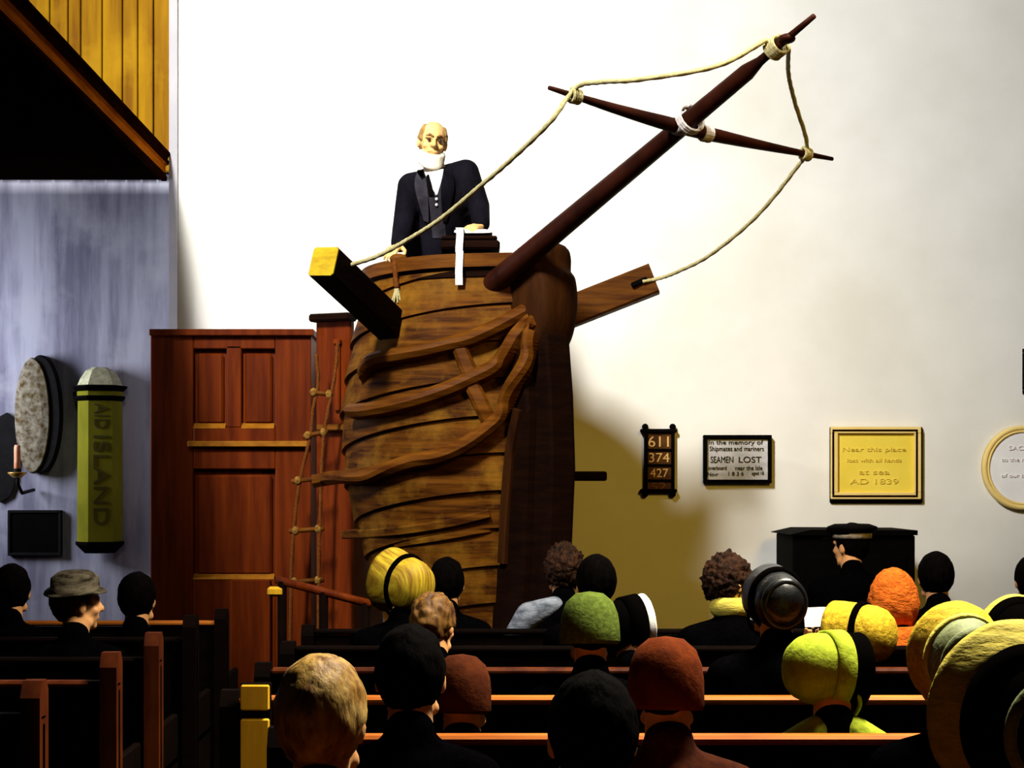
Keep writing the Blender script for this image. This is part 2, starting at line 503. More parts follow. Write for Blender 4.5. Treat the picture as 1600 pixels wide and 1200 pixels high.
pul = thing('pulpit', 'tall ship-bow pulpit of lapped brown oak planks with bowsprit and yard', 'pulpit', (-.1, 10.06, 0), world=True)
NPH, ztop, PH = 200, 2.81, 0.205
SHEER = .13
rowsu = []                      # plank rows: (u, lap)
nplank = int((ztop + SHEER) / PH) + 3
for k in range(-2, nplank):
    for f, l in ((0.0, .008), (0.012, .024), (.35, .017), (.7, .009), (.965, .003), (.985, -.012), (.999, -.012)):
        rowsu.append(((k + f) * PH, l, k))
vs, fs = [], []
for u, l, k in rowsu:
    for j in range(NPH):
        phi = -PI + 2 * PI * j / NPH
        z = min(max(u + SHEER * math.cos(phi), 0.0), ztop)
        vs.append(tuple(hull_pt(phi, z, l - .02 + .004 * math.sin(k * 7.3 + phi * 2))))
for i in range(len(rowsu) - 1):
    for j in range(NPH):
        k = (j + 1) % NPH
        fs.append((i * NPH + j, i * NPH + k, (i + 1) * NPH + k, (i + 1) * NPH + j))
mb = MB().add(vs, fs)
hull = mb.obj('hull', M['hull'], pul)
hull_v, hull_f = mb.v, mb.f

# rim rail
def ringband(z0, z1, o0, o1, name, m, sheer=0.0, n=120):
    vs, fs = [], []
    for j in range(n):
        phi = -PI + 2 * PI * j / n
        for (z, o) in ((z0, o0), (z0 - 0, o1), (z1, o1 + .0), (z1, o0)):
            p = hull_pt(phi, 2.81, o)
            p.z = z + sheer * math.cos(phi)
            vs.append(tuple(p))
    for j in range(n):
        k = (j + 1) % n
        for q in range(4):
            r = (q + 1) % 4
            fs.append((j * 4 + q, k * 4 + q, k * 4 + r, j * 4 + r))
    return MB().add(vs, fs).obj(name, m, pul)


ringband(2.765, 2.838, -.07, .035, 'rim_rail', M['rail'], 0.025)
ringband(2.715, 2.765, -.05, .008, 'rim_moulding', M['darkwood'], 0.025)  # dark band standing for the shadow gap under the rim
# deck the preacher stands on
mb = MB()
mb.loft([[tuple(hull_pt(-PI + 2 * PI * j / 48, z, -.06)) for j in range(48)] for z in (1.84, 1.90)])
mb.obj('deck', M['darkwood'], pul)

# stem
def keel_prism(name, prof, th, m, noff=0.0, soft=False):
    O = V((-.1, 10.06, 0))
    if soft:
        prof = [(p.x, p.y) for p in bezier([V((q[0], q[1], 0)) for q in prof] + [V((prof[0][0], prof[0][1], 0))], 5)[:-1]]
    c = V((sum(p[0] for p in prof) / len(prof), sum(p[1] for p in prof) / len(prof), 0))

    def rg(t, sh):
        out = []
        for s_, z in prof:
            q = c + (V((s_, z, 0)) - c) * sh
            out.append(tuple(O + K * q.x + N * (t + noff) + V((0, 0, q.y))))
        return out
    h = th / 2
    rows_ = [(-h, .80), (-h + .012, .90), (-h + .04, .97), (-h + .075, 1), (h - .075, 1), (h - .04, .97), (h - .012, .90), (h, .80)] if soft else [(-h, .96), (-h + .02, 1), (h - .02, 1), (h, .96)]
    mb = MB().loft([rg(t, k) for t, k in rows_])
    return mb, mb.obj(name, m, pul, soft)


stem_prof = [(.55, 0), (.83, 0), (.90, .6), (.95, 1.2), (.985, 1.7), (.965, 2.1), (.93, 2.4), (.60, 2.5), (.60, 1.2)]
smb, _ = keel_prism('stem', stem_prof, .17, M['darkwood'])
head_prof = [(.52, 2.36), (.80, 2.30), (.88, 2.34), (.935, 2.46), (.95, 2.60), (.93, 2.72), (.88, 2.78), (.865, 2.90), (.70, 2.90), (.60, 2.80)]
hmb, _ = keel_prism('stem_head', head_prof, .25, M['stem'], .02, True)
cmb, _ = keel_prism('cheek_knee', [(.45, 0.1), (.70, 0.1), (.82, 1.2), (.86, 2.0), (.80, 2.35), (.55, 2.35)], .30, M['darkwood'])

BV = MB()
BV.add(hull_v, hull_f)
BV.add(smb.v, smb.f)
BV.add(cmb.v, cmb.f)
bvh = BVHTree.FromPolygons([V(p) for p in BV.v], BV.f)
EYE = V((0, 0, CAMZ))


def on(px, py, tree=None, Y0=10.15):
    d = (W(px, py, Y0) - EYE).normalized()
    h = (tree or bvh).ray_cast(EYE, d)
    if h[0] is None:
        return W(px, py, Y0), V((0, -1, 0))
    n = h[1] if h[1].dot(d) < 0 else -h[1]
    return h[0], n


def smoothpath(ps, it=6):
    for _ in range(it):
        ps = [ps[0]] + [(ps[i - 1] + ps[i] * 2 + ps[i + 1]) / 4 for i in range(1, len(ps) - 1)] + [ps[-1]]
    return ps


def wale(name, pix, h, th, m, tree=None):
    cur = bezier([V((a, b, 0)) for a, b in pix], 10)
    hits = [on(c.x, c.y, tree) for c in cur]
    ps = smoothpath([h_[0] for h_ in hits], 14)
    ns = smoothpath([h_[1] for h_ in hits], 30)
    n_ = len(ps)
    rings = []
    for i in range(n_):
        t = (ps[min(i + 1, n_ - 1)] - ps[max(i - 1, 0)]).normalized()
        nn = (ns[i] - t * ns[i].dot(t)).normalized()
        up = nn.cross(t).normalized()
        if up.z < 0:
            up = -up
        hh = h / 2
        e = .12
        pr = [(-hh, -.05), (-hh, th * .75), (-hh + th * .25, th), (hh - th * .25, th), (hh, th * .75), (hh, -.05)]
        rings.append([tuple(ps[i] + up * a + nn * b) for a, b in pr])
    return MB().loft(rings).obj(name, m, pul)


wale('head_rail', [(846, 470), (838, 478), (800, 503), (740, 530), (690, 546), (640, 557), (600, 565), (572, 574)], .075, .10, M['rail'])
wale('head_rail', [(846, 490), (838, 500), (812, 540), (780, 573), (725, 602), (650, 630), (600, 641), (560, 646)], .075, .10, M['rail'])
wale('head_rail', [(842, 500), (836, 530), (815, 590), (790, 640), (760, 672), (720, 700), (670, 719), (600, 735), (540, 744), (490, 752)], .075, .10, M['rail'])
wale('head_timber', [(718, 546), (726, 566), (736, 590)], .085, .07, M['rail'])
wale('head_timber', [(738, 606), (750, 630), (764, 658)], .085, .07, M['rail'])
wale('wale', [(765, 802), (700, 818), (620, 830), (540, 835)], .05, .03, M['hull'])
wale('wale', [(765, 826), (700, 838), (620, 850)], .04, .025, M['hull'])
wale('trailboard', [(812, 640), (800, 700), (792, 790), (788, 880)], .06, .03, M['stem'])
# iron and wood blocks on the far side
for (px, py, s) in ((882, 575, .05), (886, 632, .055), (880, 690, .07), (884, 742, .06)):
    c = W(px - 6, py, 10.1)
    MB().ell(c, (s * .6, s, s), seg=12, rings=8).obj('deadeye', M['darkwood'], pul, True)
c = W(905, 744, 10.7)
MB().box(c, (.34, .07, .06), bev=.01).obj('wall_bracket', M['darkwood'], pul)


# catheads
def beam(name, a, b, wd, ht, m, endm=None, roll=0.0, bev=.012):
    a, b = V(a), V(b)
    t = (b - a).normalized()
    side = t.cross(V((0, 0, 1))).normalized()
    up = side.cross(t)
    side, up = side * math.cos(roll) + up * math.sin(roll), up * math.cos(roll) - side * math.sin(roll)
    def rg(p, k):
        x, y = wd / 2 * k, ht / 2 * k
        q = bev * k
        return [tuple(p + side * i + up * j) for i, j in ((-x + q, -y), (x - q, -y), (x, -y + q), (x, y - q), (x - q, y), (-x + q, y), (-x, y - q), (-x, -y + q))]
    o = MB().loft([rg(a, 1), rg(b, 1)]).obj(name, m, pul)
    if endm:
        e = MB().loft([rg(b - t * .001, .985), rg(b + t * .006, .97)]).obj('end_face', endm)
        e.parent = pul
        e.matrix_parent_inverse = Matrix.Translation(-V(pul.location))
    return o


ca0, ca1 = W(632, 528, 9.75), W(506, 409, 8.9)
ca0 = ca0 + (ca0 - ca1) * .09
beam('cathead', ca0, ca1, .15, .165, M['darkwood'], M['endgrain'], roll=0.05)  # dark sides and bright end carry shade and light in their colour
cb0, cb1 = W(880, 492, 10.0), W(1022, 436, 9.95)
beam('cathead', cb0, cb1, .16, .175, M['cathead'], None)
MB().box(W(999, 441, 9.868), (.10, .02, .032), rot=Matrix.Rotation(R(-23), 3, 'Y'), bev=.008).obj('sheave_slot', M['black'], pul)

# bowsprit and yard
B0, BT = V((.106, 9.5, 2.708)), W(1272, 25, 7.55)
bd = (BT - B0).normalized()
n_ = 30
pts = [B0 - bd * .12 + (BT - B0 + bd * .12) * (i / n_) for i in range(n_ + 1)]
Ltot = (BT - B0).length
rad = []
for i in range(n_ + 1):
    t = i / n_
    r = .066 - .032 * t
    if t > .84:
        r = .024 - .012 * (t - .84) / .16
    rad.append(r)
bow = MB().tube(pts, rad, 20).obj('bowsprit', M['spar'], pul, True)


def bs(px):
    """point of the bowsprit axis seen at a given photo column"""
    k = (px - CX) / FPX
    t = (k * B0.y - B0.x) / (bd.x - k * bd.y)
    return B0 + bd * t, t


cross, tc = bs(1078)
yl, yr = W(856, 134, 7.78), W(1300, 246, 8.85)
drop = V((0.02, .075, -.012))
yl, yr = yl + drop * .3, yr + drop * .3
mid = cross + V((0.0, .068, -0.03))
ypts = bezier([yl, (yl + mid) / 2 + (mid - (yl + yr) / 2) * .2, mid, (yr + mid) / 2 + (mid - (yl + yr) / 2) * .2, yr], 8)
yn = len(ypts)
yrad = [.010 + .024 * min(1, 2.4 * min(i, yn - 1 - i) / (yn - 1)) for i in range(yn)]
yard = MB().tube(ypts, yrad, 14).obj('yard', M['spar'], pul, True)


def atyard(px):
    return min(ypts, key=lambda p: abs(CX + p.x * FPX / p.y - px))


def lashing(c, axis, r, n, m, parent, name='lashing', rr=.008, pitch=.013):
    axis = axis.normalized()
    up = V((0, 0, 1))
    a = (up - axis * up.dot(axis)).normalized()
    b = axis.cross(a)
    ps = []
    for i in range(n * 16 + 1):
        th = 2 * PI * i / 16
        ps.append(c + axis * (pitch * (th / (2 * PI) - n / 2)) + (a * math.cos(th) + b * math.sin(th)) * r)
    o = MB().tube(ps, rr, 6).obj(name, m)
    return sub(o, parent)


ya = (yr - yl).normalized()
for px in (1055, 1064, 1110):
    lashing(atyard(px), ya, .036, 4, M['whiteband'], yard, 'canvas_lashing', .008, .014)
lashing(cross, bd, .068, 3, M['whiteband'], bow, 'canvas_lashing', .007, .014)
yL, yR = atyard(900), atyard(1262)
lashing(yL, ya, .030, 4, M['rope'], yard)
lashing(yR, ya, .028, 4, M['rope'], yard)
tipL, _ = bs(1213)
lashing(tipL, bd, .044, 5, M['rope'], bow)
MB().ell(tipL + bd * .07, (.04, .04, .022), seg=12, rings=8).obj('stop_block', M['spar'], pul, True)

# rigging ropes
def rope(label, pts, r, m, n=40):
    ps = bezier(pts, n)
    o = MB().tube(ps, r, 9, twist=.9, lay=.12).obj('rigging_rope', m, pul, True)
    o['label'] = label
    return o


topL = tipL + V((-.045, -.02, .03))
rope('pale rope from the bowsprit end over the near yardarm, passing the preacher',
     [topL, W(1120, 103, 7.72), W(1000, 124, 7.72), W(940, 128, 7.75), yL + V((0, -.03, .03)), W(860, 190, 7.85), W(800, 248, 8.05), W(750, 291, 8.25), W(690, 341, 8.5), W(640, 373, 8.7), W(590, 400, 8.85), W(548, 414, 9.02)],
     .0115, M['rope'], 24)
rope('pale rope slung from the bowsprit end past the far yardarm to the notched cathead',
     [tipL + V((.055, .0, 0)), W(1232, 115, 8.2), W(1242, 160, 8.45), yR + V((0, -.03, .03)), W(1240, 268, 8.85), W(1180, 340, 9.15), W(1110, 398, 9.5), W(1060, 424, 9.75), W(1030, 435, 9.86), W(1004, 440, 9.862)],
     .0105, M['rope'], 24)
# line made fast on the cathead
MB().tube([W(540 + 6 * math.cos(a * .8), 413 + 5 * math.sin(a * .8), 9.02 + .05 * math.sin(a * .4)) for a in range(24)], .009, 7).obj('belay_turns', M['rope'], pul, True)

# bell-rope over the rim
p0, n0 = on(614, 402)
pts = [W(617, 404, 9.62), W(617, 412, 9.60), W(618, 430, 9.60), W(620, 450, 9.60)]
tr = thing('tasselled_rope', 'short brown rope with frayed pale end hanging over the pulpit rim', 'rope', tuple(pts[0]), world=True)
MB().tube(bezier(pts, 8), .0155, 8, twist=.8, lay=.15).obj('cord', M['darkrope'], tr, True)
mb = MB()
for i in range(9):
    a = 2 * PI * i / 9
    e = pts[-1] + V((.032 * math.cos(a), .024 * math.sin(a), -.085))
    mb.tube([pts[-1] + V((0, 0, .02)), pts[-1] + V((.012 * math.cos(a), .010 * math.sin(a), -.03)), e], [.008, .007, .004], 6)
mb.obj('frayed_end', M['rope'], tr)
MB().ell(pts[0] + V((.02, .0, .0)), (.05, .03, .028), seg=14, rings=8).obj('knot', M['rail'], tr, True)

# reading desk on the rim
rd = V((W(735, 388, 9.72).x, 9.72, 0))
mb = MB()
mb.box((rd.x, 9.74, 2.925), (.33, .30, .05), bev=.012)
mb.box((rd.x - .005, 9.735, 2.965), (.31, .27, .022), bev=.008)
mb.box((rd.x + .0, 9.76, 2.875), (.22, .2, .06))
mb.obj('reading_desk', M['darkwood'], pul)
# open bible
bk = thing('open_bible', 'open white-paged bible with dark cover lying on the reading desk', 'book', (rd.x + .012, 9.72, 2.984))
mb = MB()
for s in (-1, 1):
    mb.box((s * .055, 0, .006), (.112, .17, .010), rot=Matrix.Rotation(s * -.06, 3, 'Y'))
mb.obj('cover', M['black'], bk)
for s in (-1, 1):
    prof = [(0, .012), (s * .02, .030), (s * .06, .034), (s * .10, .028), (s * .104, .012)]
    MB().prism(prof, .16, Matrix.Translation((0, -.08, 0))).obj('pages', M['paper'], bk)
rb = [(-.10, -.087, .040), (-.104, -.09, .0), (-.105, -.12, -.02)]
# white cloth marker falling over the rim
Yr = 9.47
wx0, wx1 = -.092, -.052
L = V(bk.location)
rimY = min((hull_pt(-PI + 2 * PI * j / 720, 2.81, .038) for j in range(720)), key=lambda p: abs(p.x - (L.x - .072)) + (9 if p.y > 10 else 0)).y - L.y
rt_, rb_ = 2.870 - L.z, 2.76 - L.z
zs = [(0.02, .036), (-.06, .042), (-.098, .036), (-.135, -.01), (-.150, -.07), (-.165, rt_ + .004), (rimY + .01, rt_), (rimY - .006, rt_ - .012), (rimY - .008, rb_), (rimY - .006, rb_ - .075)]
rings = []
for k, (y, z) in enumerate(zs):
    yy = y
    ww = 0.003 * math.sin(k * 1.7)
    rings.append([(wx0 - ww, yy - .003, z), (wx1 - ww, yy - .003, z), (wx1 - ww, yy + .002, z + .003), (wx0 - ww, yy + .002, z + .003)])
mb.loft(rings)
mk = mb.obj('cloth_marker', M['linen'], bk)
mk['label'] = 'long white cloth marker'

# ------------------------------------------------------------------ stair enclosure, panelling
pn = thing('panelled_enclosure', 'red mahogany panelled enclosure beside the ship-bow pulpit', 'panelling', (-1.55, 11.0, 0), world=True)
PY = 10.95


def X(px, Y):
    return (px - CX) * Y / FPX


def Z(py, Y):
    return CAMZ - (py - CY) * Y / FPX


def pbox(name, x0, x1, y0, y1, Yf, th, m, par, bev=.006):
    """board whose front face stands at depth Yf"""
    a, b = X(x0, Yf), X(x1, Yf)
    c, d = Z(y0, Yf), Z(y1, Yf)
    return MB().box(((a + b) / 2, Yf + th / 2, (c + d) / 2), (b - a, th, abs(c - d)), bev=bev).obj(name, m, par)


zb = 0.0
MB().box(((X(235, PY) + X(486, PY)) / 2, PY + .27, 1.27), (X(486, PY) - X(235, PY), .5, 2.54)).obj('carcase', M['panel'], pn)
pbox('stile', 235, 302, 522, 1190, PY - .03, .05, M['panel'], pn)
pbox('stile', 354, 377, 540, 668, PY - .028, .045, M['panel'], pn)
pbox('stile', 430, 486, 522, 1190, PY - .03, .05, M['panel'], pn)
pbox('top_rail', 302, 430, 522, 545, PY - .028, .045, M['panel'], pn)
pbox('cornice', 233, 490, 514, 524, PY - .07, .5, M['panel'], pn, .004)
pbox('middle_rail', 302, 430, 668, 690, PY - .034, .05, M['panel'], pn)
pbox('ledge', 293, 482, 689, 698, PY - .075, .1, M['goldwood'], pn, .004)
for x0, x1, y0 in ((303, 353, 667), (378, 429, 667), (303, 429, 902)):
    q = (W(x0, y0, PY) + W(x1, y0, PY)) / 2
    MB().box(q + V((0, -.012, 0)), (X(x1, PY) - X(x0, PY), .05, .018), rot=Matrix.Rotation(R(42), 3, 'X')).obj('sill', M['goldwood'], pn)  # added bevels that carry the painted highlight
pbox('lower_rail', 302, 430, 700, 733, PY - .03, .05, M['panel'], pn)
pbox('bottom_rail', 302, 430, 905, 1190, PY - .032, .05, M['panel'], pn)
pbox('plinth', 360, 422, 906, 1190, PY - .09, .06, M['panel'], pn)
for x0, x1, y0, y1 in ((308, 349, 552, 662), (382, 425, 552, 662), (308, 425, 742, 898)):
    pbox('raised_panel', x0, x1, y0, y1, PY - .012, .03, M['panel'], pn, .02)
# return panel turned towards the stair
rt = Matrix.Translation((X(520, 10.8), 10.86, 0)) @ Matrix.Rotation(R(-24), 4, 'Z')
ht = Z(499, 10.85)
mb = MB().box((0, .02, ht / 2), (.25, .05, ht), T=rt, bev=.008)
mb.obj('return_panel', M['panel'], pn)
MB().box((0, -.01, ht + .01), (.29, .12, .05), T=rt, bev=.012).obj('return_cornice', M['darkwood'], pn)
MB().box((.04, -.018, Z(590, 10.8)), (.035, .03, .42), T=rt, bev=.008).obj('pilaster_strip', M['panel'], pn)
MB().box((.04, -.025, Z(534, 10.8)), (.05, .04, .035), T=rt, bev=.008).obj('strip_cap', M['panel'], pn)
MB().box((.02, -.03, Z(668, 10.8)), (.22, .07, .04), T=rt, bev=.008).obj('return_ledge', M['rail'], pn)

# rope ladder
la = thing('rope_ladder', 'rope ladder with knotted wooden rungs hanging at the pulpit side', 'ladder', (-.98, 10.45, 0.0), world=True)
LY = 10.62
lp = [(494, 553), (497, 600), (489, 640), (485, 680), (470, 745), (462, 800), (455, 900)]
rp = [(528, 535), (524, 580), (513, 640), (506, 680), (502, 745), (500, 820), (498, 900)]
lp = [W(a, b, LY) for a, b in lp] + [V((X(452, LY), LY, .03))]
rp = [W(a, b, LY - .03) for a, b in rp] + [V((X(497, LY), LY - .03, .03))]
for q in (lp, rp):
    MB().tube(bezier(q, 14), .011, 8, twist=.8, lay=.15).obj('side_rope', M['darkrope'], la, True)
for (a, b) in (((484, 612), (520, 617)), ((474, 682), (512, 674)), ((456, 752), (508, 746)), ((452, 830), (506, 826)), ((449, 910), (506, 906))):
    p, q = W(*a, LY), W(*b, LY - .03)
    MB().tube([p, q], .015, 10).obj('rung', M['rail'], la, True)
    for e in (p + (q - p) * .18, p + (q - p) * .84):
        MB().ell(e, (.024, .022, .028), seg=10, rings=8).obj('knot', M['knotrope'], la, True)

# sloping handrail in front of the pulpit foot
hr = thing('handrail', 'sloping dark handrail with lit top edge at the pulpit foot', 'handrail', (-.75, 9.0, 0), world=True)
h0, h1 = W(432, 906, 9.0), W(580, 944, 8.9)
MB().tube([h0, h1], .022, 10).obj('rail', M['panel'], hr, True)
for t in (.06, .5, .94):
    p = h0 + (h1 - h0) * t
    MB().tube([V((p.x, p.y, 0.0)), V((p.x, p.y, p.z))], .024, 10).obj('post', M['pew'], hr, True)

MB().box(tuple(W(431, 924, 9.0)), (.085, .07, .05), bev=.012).obj('newel_cap', M['pine'], hr)  # lit spot on the handrail end, painted yellow

# ------------------------------------------------------------------ wall tablets (on the back wall)
def frame(name, x0, x1, y0, y1, bw, Yw, th, m, par):
    a, b = X(x0, Yw), X(x1, Yw)
    c, d = Z(y1, Yw), Z(y0, Yw)
    mb = MB()
    mb.box(((a + b) / 2, Yw - th / 2, d - bw / 2), (b - a, th, bw), bev=.004)
    mb.box(((a + b) / 2, Yw - th / 2, c + bw / 2), (b - a, th, bw), bev=.004)
    mb.box((a + bw / 2, Yw - th / 2, (c + d) / 2), (bw, th, d - c - 2 * bw + .002), bev=.004)
    mb.box((b - bw / 2, Yw - th / 2, (c + d) / 2), (bw, th, d - c - 2 * bw + .002), bev=.004)
    return mb.obj(name, m, par)


# hymn board
hb = thing('hymn_board', 'narrow dark hymn board with knobbed corners and gilt numerals', 'board', tuple(W(1029, 720, WY)), world=True)
pbox('board', 1008, 1051, 672, 768, WY - .03, .03, M['boardbrown'], hb)
frame('frame', 1006, 1053, 671, 770, .022, WY, .05, M['black'], hb)
for py in (673, 767):
    pbox('crosspiece', 1001, 1058, py - 3, py + 3, WY - .055, .05, M['black'], hb)
for py in (703, 727, 751):
    pbox('slat', 1010, 1049, py - 2, py + 2, WY - .042, .015, M['black'], hb, .003)
for px in (1008, 1051):
    for py in (667, 772):
        MB().ell(W(px, py, WY - .03), (.022, .022, .022), seg=12, rings=8).obj('corner_knob', M['black'], hb, True)
Yt = WY - .034
text_on([('611', .10, .135, W(1029, 690, Yt), FACE), ('374', .088, .135, W(1030, 715, Yt), FACE), ('427', .082, .12, W(1030, 739, Yt), FACE)], M['gold'], hb, 'numerals')
text_on([('52', .07, .10, W(1029, 760, Yt), FACE)], M['dimgold'], hb, 'numerals')

# black bordered tablet
tb = thing('memorial_tablet', 'grey marble memorial tablet with thick black border and black lettering', 'memorial', tuple(W(1151, 718, WY)), world=True)
pbox('slab', 1101, 1201, 683, 753, WY - .03, .03, M['greystone'], tb)
frame('border', 1098, 1204, 680, 755, .024, WY, .055, M['black'], tb)
Yt = WY - .034
text_on([('In the memory of', .040, .36, W(1150, 692, Yt), FACE), ('Shipmates and mariners', .044, .36, W(1151, 702, Yt), FACE),
         ('SEAMEN', .060, .15, W(1128, 718, Yt), FACE), ('LOST', .056, .15, W(1172, 718, Yt), FACE),
         ('overboard', .038, .12, W(1121, 731, Yt), FACE), ('near the Isle', .042, .18, W(1170, 731, Yt), FACE),
         ('Novr', .036, .07, W(1114, 741, Yt), FACE), ('1 8 3 6', .036, .10, W(1150, 740, Yt), FACE), ('aged 18', .032, .08, W(1184, 740, Yt), FACE)], M['ink'], tb)

# cream tablet
ct = thing('memorial_tablet', 'large square yellow-cream memorial tablet with buff frame and dark edges', 'memorial', tuple(W(1368, 725, WY)), world=True)
pbox('backing', 1297, 1442, 667, 786, WY - .024, .024, M['black'], ct)
pbox('slab', 1304, 1430, 674, 776, WY - .03, .03, M['cream'], ct)
a = frame('frame', 1297, 1437, 667, 780, .045, WY - .01, .045, M['creamframe'], ct)
frame('inner_moulding', 1300, 1434, 671, 777, .014, WY - .05, .010, M['fascia_dark'], ct)
Yt = WY - .034
text_on([('Near this place', .04, .42, W(1366, 703, Yt), FACE), ('lost with all hands', .036, .36, W(1366, 719, Yt), FACE), ('at sea', .05, .2, W(1366, 738, Yt), FACE), ('AD 1839', .05, .32, W(1366, 752, Yt), FACE)], M['faint'], ct)

# oval white tablet, cut by the frame edge
ot = thing('memorial_tablet', 'oval white marble memorial tablet in a double buff moulding', 'memorial', tuple(W(1592, 731, WY)), world=True)


def oval(name, cx, cy, rx, ry, Yw, th, m, par, hole=None, seg=64, dome=0.0):
    c = W(cx, cy, Yw)
    s = Yw / FPX
    def rg(k, y):
        return [(c.x + rx * k * s * math.cos(2 * PI * j / seg), y, c.z + ry * k * s * math.sin(2 * PI * j / seg)) for j in range(seg)]
    if hole is None:
        return MB().loft([rg(1, Yw), rg(1, Yw - th * .8), rg(.97, Yw - th), rg(.6, Yw - th - dome)]).obj(name, m, par)
    rings = [rg(hole, Yw), rg(1, Yw), rg(1, Yw - th * .7), rg((1 + hole) / 2, Yw - th), rg(hole, Yw - th * .7), rg(hole, Yw)]
    vs = [p for r_ in rings for p in r_]
    fs = []
    for i in range(len(rings) - 1):
        for j in range(seg):
            k = (j + 1) % seg
            fs.append((i * seg + j, i * seg + k, (i + 1) * seg + k, (i + 1) * seg + j))
    return MB().add(vs, fs).obj(name, m, par, True)


oval('slab', 1596, 731, 52, 56, WY, .03, M['white'], ot)
oval('outer_moulding', 1596, 731, 63, 66, WY, .05, M['creamframe'], ot, .88)
oval('inner_moulding', 1596, 731, 56, 59, WY, .045, M['creamframe'], ot, .92)
Yt = WY - .034
text_on([('SACRED', .04, .2, W(1600, 700, Yt), FACE), ('to the memory', .036, .30, W(1600, 719, Yt), FACE), ('of our brethren', .034, .30, W(1600, 743, Yt), FACE)], M['faintgrey'], ot)

# dark framed tablet at the frame edge
dt = thing('framed_tablet', 'black framed tablet high on the white wall above the oval tablet', 'memorial', tuple(W(1640, 580, WY)), world=True)
pbox('slab', 1600, 1690, 549, 611, WY - .03, .03, M['greystone'], dt)
frame('frame', 1597, 1694, 545, 616, .03, WY, .05, M['black'], dt)

# ------------------------------------------------------------------ things on the grey wall of the gallery bay
GY = WY + .25
# pillar-shaped tablet
s_ = GY / FPX
pc = W(158, 715, GY)
pt_ = thing('pillar_tablet', 'olive stone pillar-shaped memorial with banded cap and vertical lettering', 'memorial', (pc.x, GY, pc.z))


def halfoct(wd, dp, z, tilt=0.0):
    return [(-wd / 2, 0, z), (-wd / 2, -dp * .45, z + tilt * .0), (-wd * .27, -dp, z), (wd * .27, -dp, z), (wd / 2, -dp * .45, z), (wd / 2, 0, z)]


def oct_(name, rows, m, par):
    return MB().loft([halfoct(w_, d_, z) for w_, d_, z in rows]).obj(name, m, par)


z0, z1 = -(845 - 715) * s_, (715 - 628) * s_
oct_('shaft', [(.30, .17, z0), (.29, .165, z1)], M['olive'], pt_)
oct_('lower_band', [(.30, .17, z1), (.335, .20, z1 + .02), (.335, .20, z1 + .03), (.30, .17, z1 + .035)], M['black'], pt_)
oct_('neck', [(.30, .17, z1 + .035), (.30, .17, z1 + .065)], M['olive'], pt_)
oct_('upper_band', [(.31, .18, z1 + .065), (.36, .22, z1 + .09), (.36, .22, z1 + .10), (.31, .18, z1 + .105)], M['black'], pt_)
oct_('cap', [(.30, .17, z1 + .105), (.26, .15, z1 + .15), (.19, .11, z1 + .205), (.10, .06, z1 + .23)], M['olivecap'], pt_)
oct_('foot', [(.20, .10, z0 - .08), (.32, .19, z0 - .02), (.32, .19, z0)], M['black'], pt_)
rotv = FACE @ Matrix.Rotation(-PI / 2, 3, 'Z')
text_on([('ISLAND', .135, .60, (0, -.170, -.155), rotv)], M['olivedark'], pt_)
text_on([('AID', .12, .17, (0, -.1685, .275), rotv)], M['olivedark'], pt_)
pt_.rotation_euler = (0, 0, R(14))
pt_.location.y -= .045

# oval stone tablet
oc = thing('oval_tablet', 'tall oval speckled stone tablet with heavy black rim beside the candle sconce', 'memorial', tuple(W(62, 648, GY)), world=True)
oval('rim', 68, 648, 31, 92, GY, .10, M['iron'], oc)  # dark oval shifted sideways as rim and painted cast shadow
oval('face', 55, 650, 27, 90, GY - .02, .095, M['ovalface'], oc, None, dome=.01)
# dark square tablet
sq = thing('square_tablet', 'plain black square tablet low on the grey wall', 'memorial', tuple(W(56, 832, GY)), world=True)
pbox('slab', 16, 96, 799, 866, GY - .03, .03, M['black'], sq)
frame('frame', 14, 98, 797, 868, .02, GY, .04, M['iron'], sq)
# candle sconce
SY = 11.3
sc = thing('candle_sconce', 'black iron wall sconce holding one pink candle over a brass pan', 'sconce', tuple(W(20, 720, SY)), world=True)
shield = [(-.105, -.26), (-.05, -.30), (.02, -.26), (.05, -.18), (.07, 0), (.085, .12), (.06, .26), (0, .31), (-.09, .26), (-.14, .1), (-.14, -.15)]
c = W(12, 716, GY)
MB().prism(shield, .02, Matrix.Translation((c.x, GY - .025, c.z))).obj('back_plate', M['iron'], sc)
c = W(27, 742, SY)
MB().tube([V((c.x, GY - .03, c.z - .10)), V((c.x, SY + .12, c.z - .12)), V((c.x, SY + .01, c.z - .06)), V((c.x, SY, c.z - .01))], .012, 8).obj('arm', M['iron'], sc, True)
MB().lathe([(.01, -.02), (.03, -.016), (.062, .012), (.058, .018), (.02, .006), (.001, .004)], tuple(c)).obj('pan', M['brass'], sc, True)
MB().lathe([(.024, 0), (.024, .035), (.018, .04), (.001, .04)], tuple(c + V((0, 0, .004)))).obj('candle_cup', M['iron'], sc, True)
cd = MB().lathe([(.021, .03), (.0205, .10), (.021, .18), (.017, .195), (.003, .196)], tuple(c), 16).obj('candle', M['candle'], sc, True)
MB().tube([c + V((0, 0, .19)), c + V((.003, 0, .212))], .002, 6).obj('wick', M['iron'], sc)

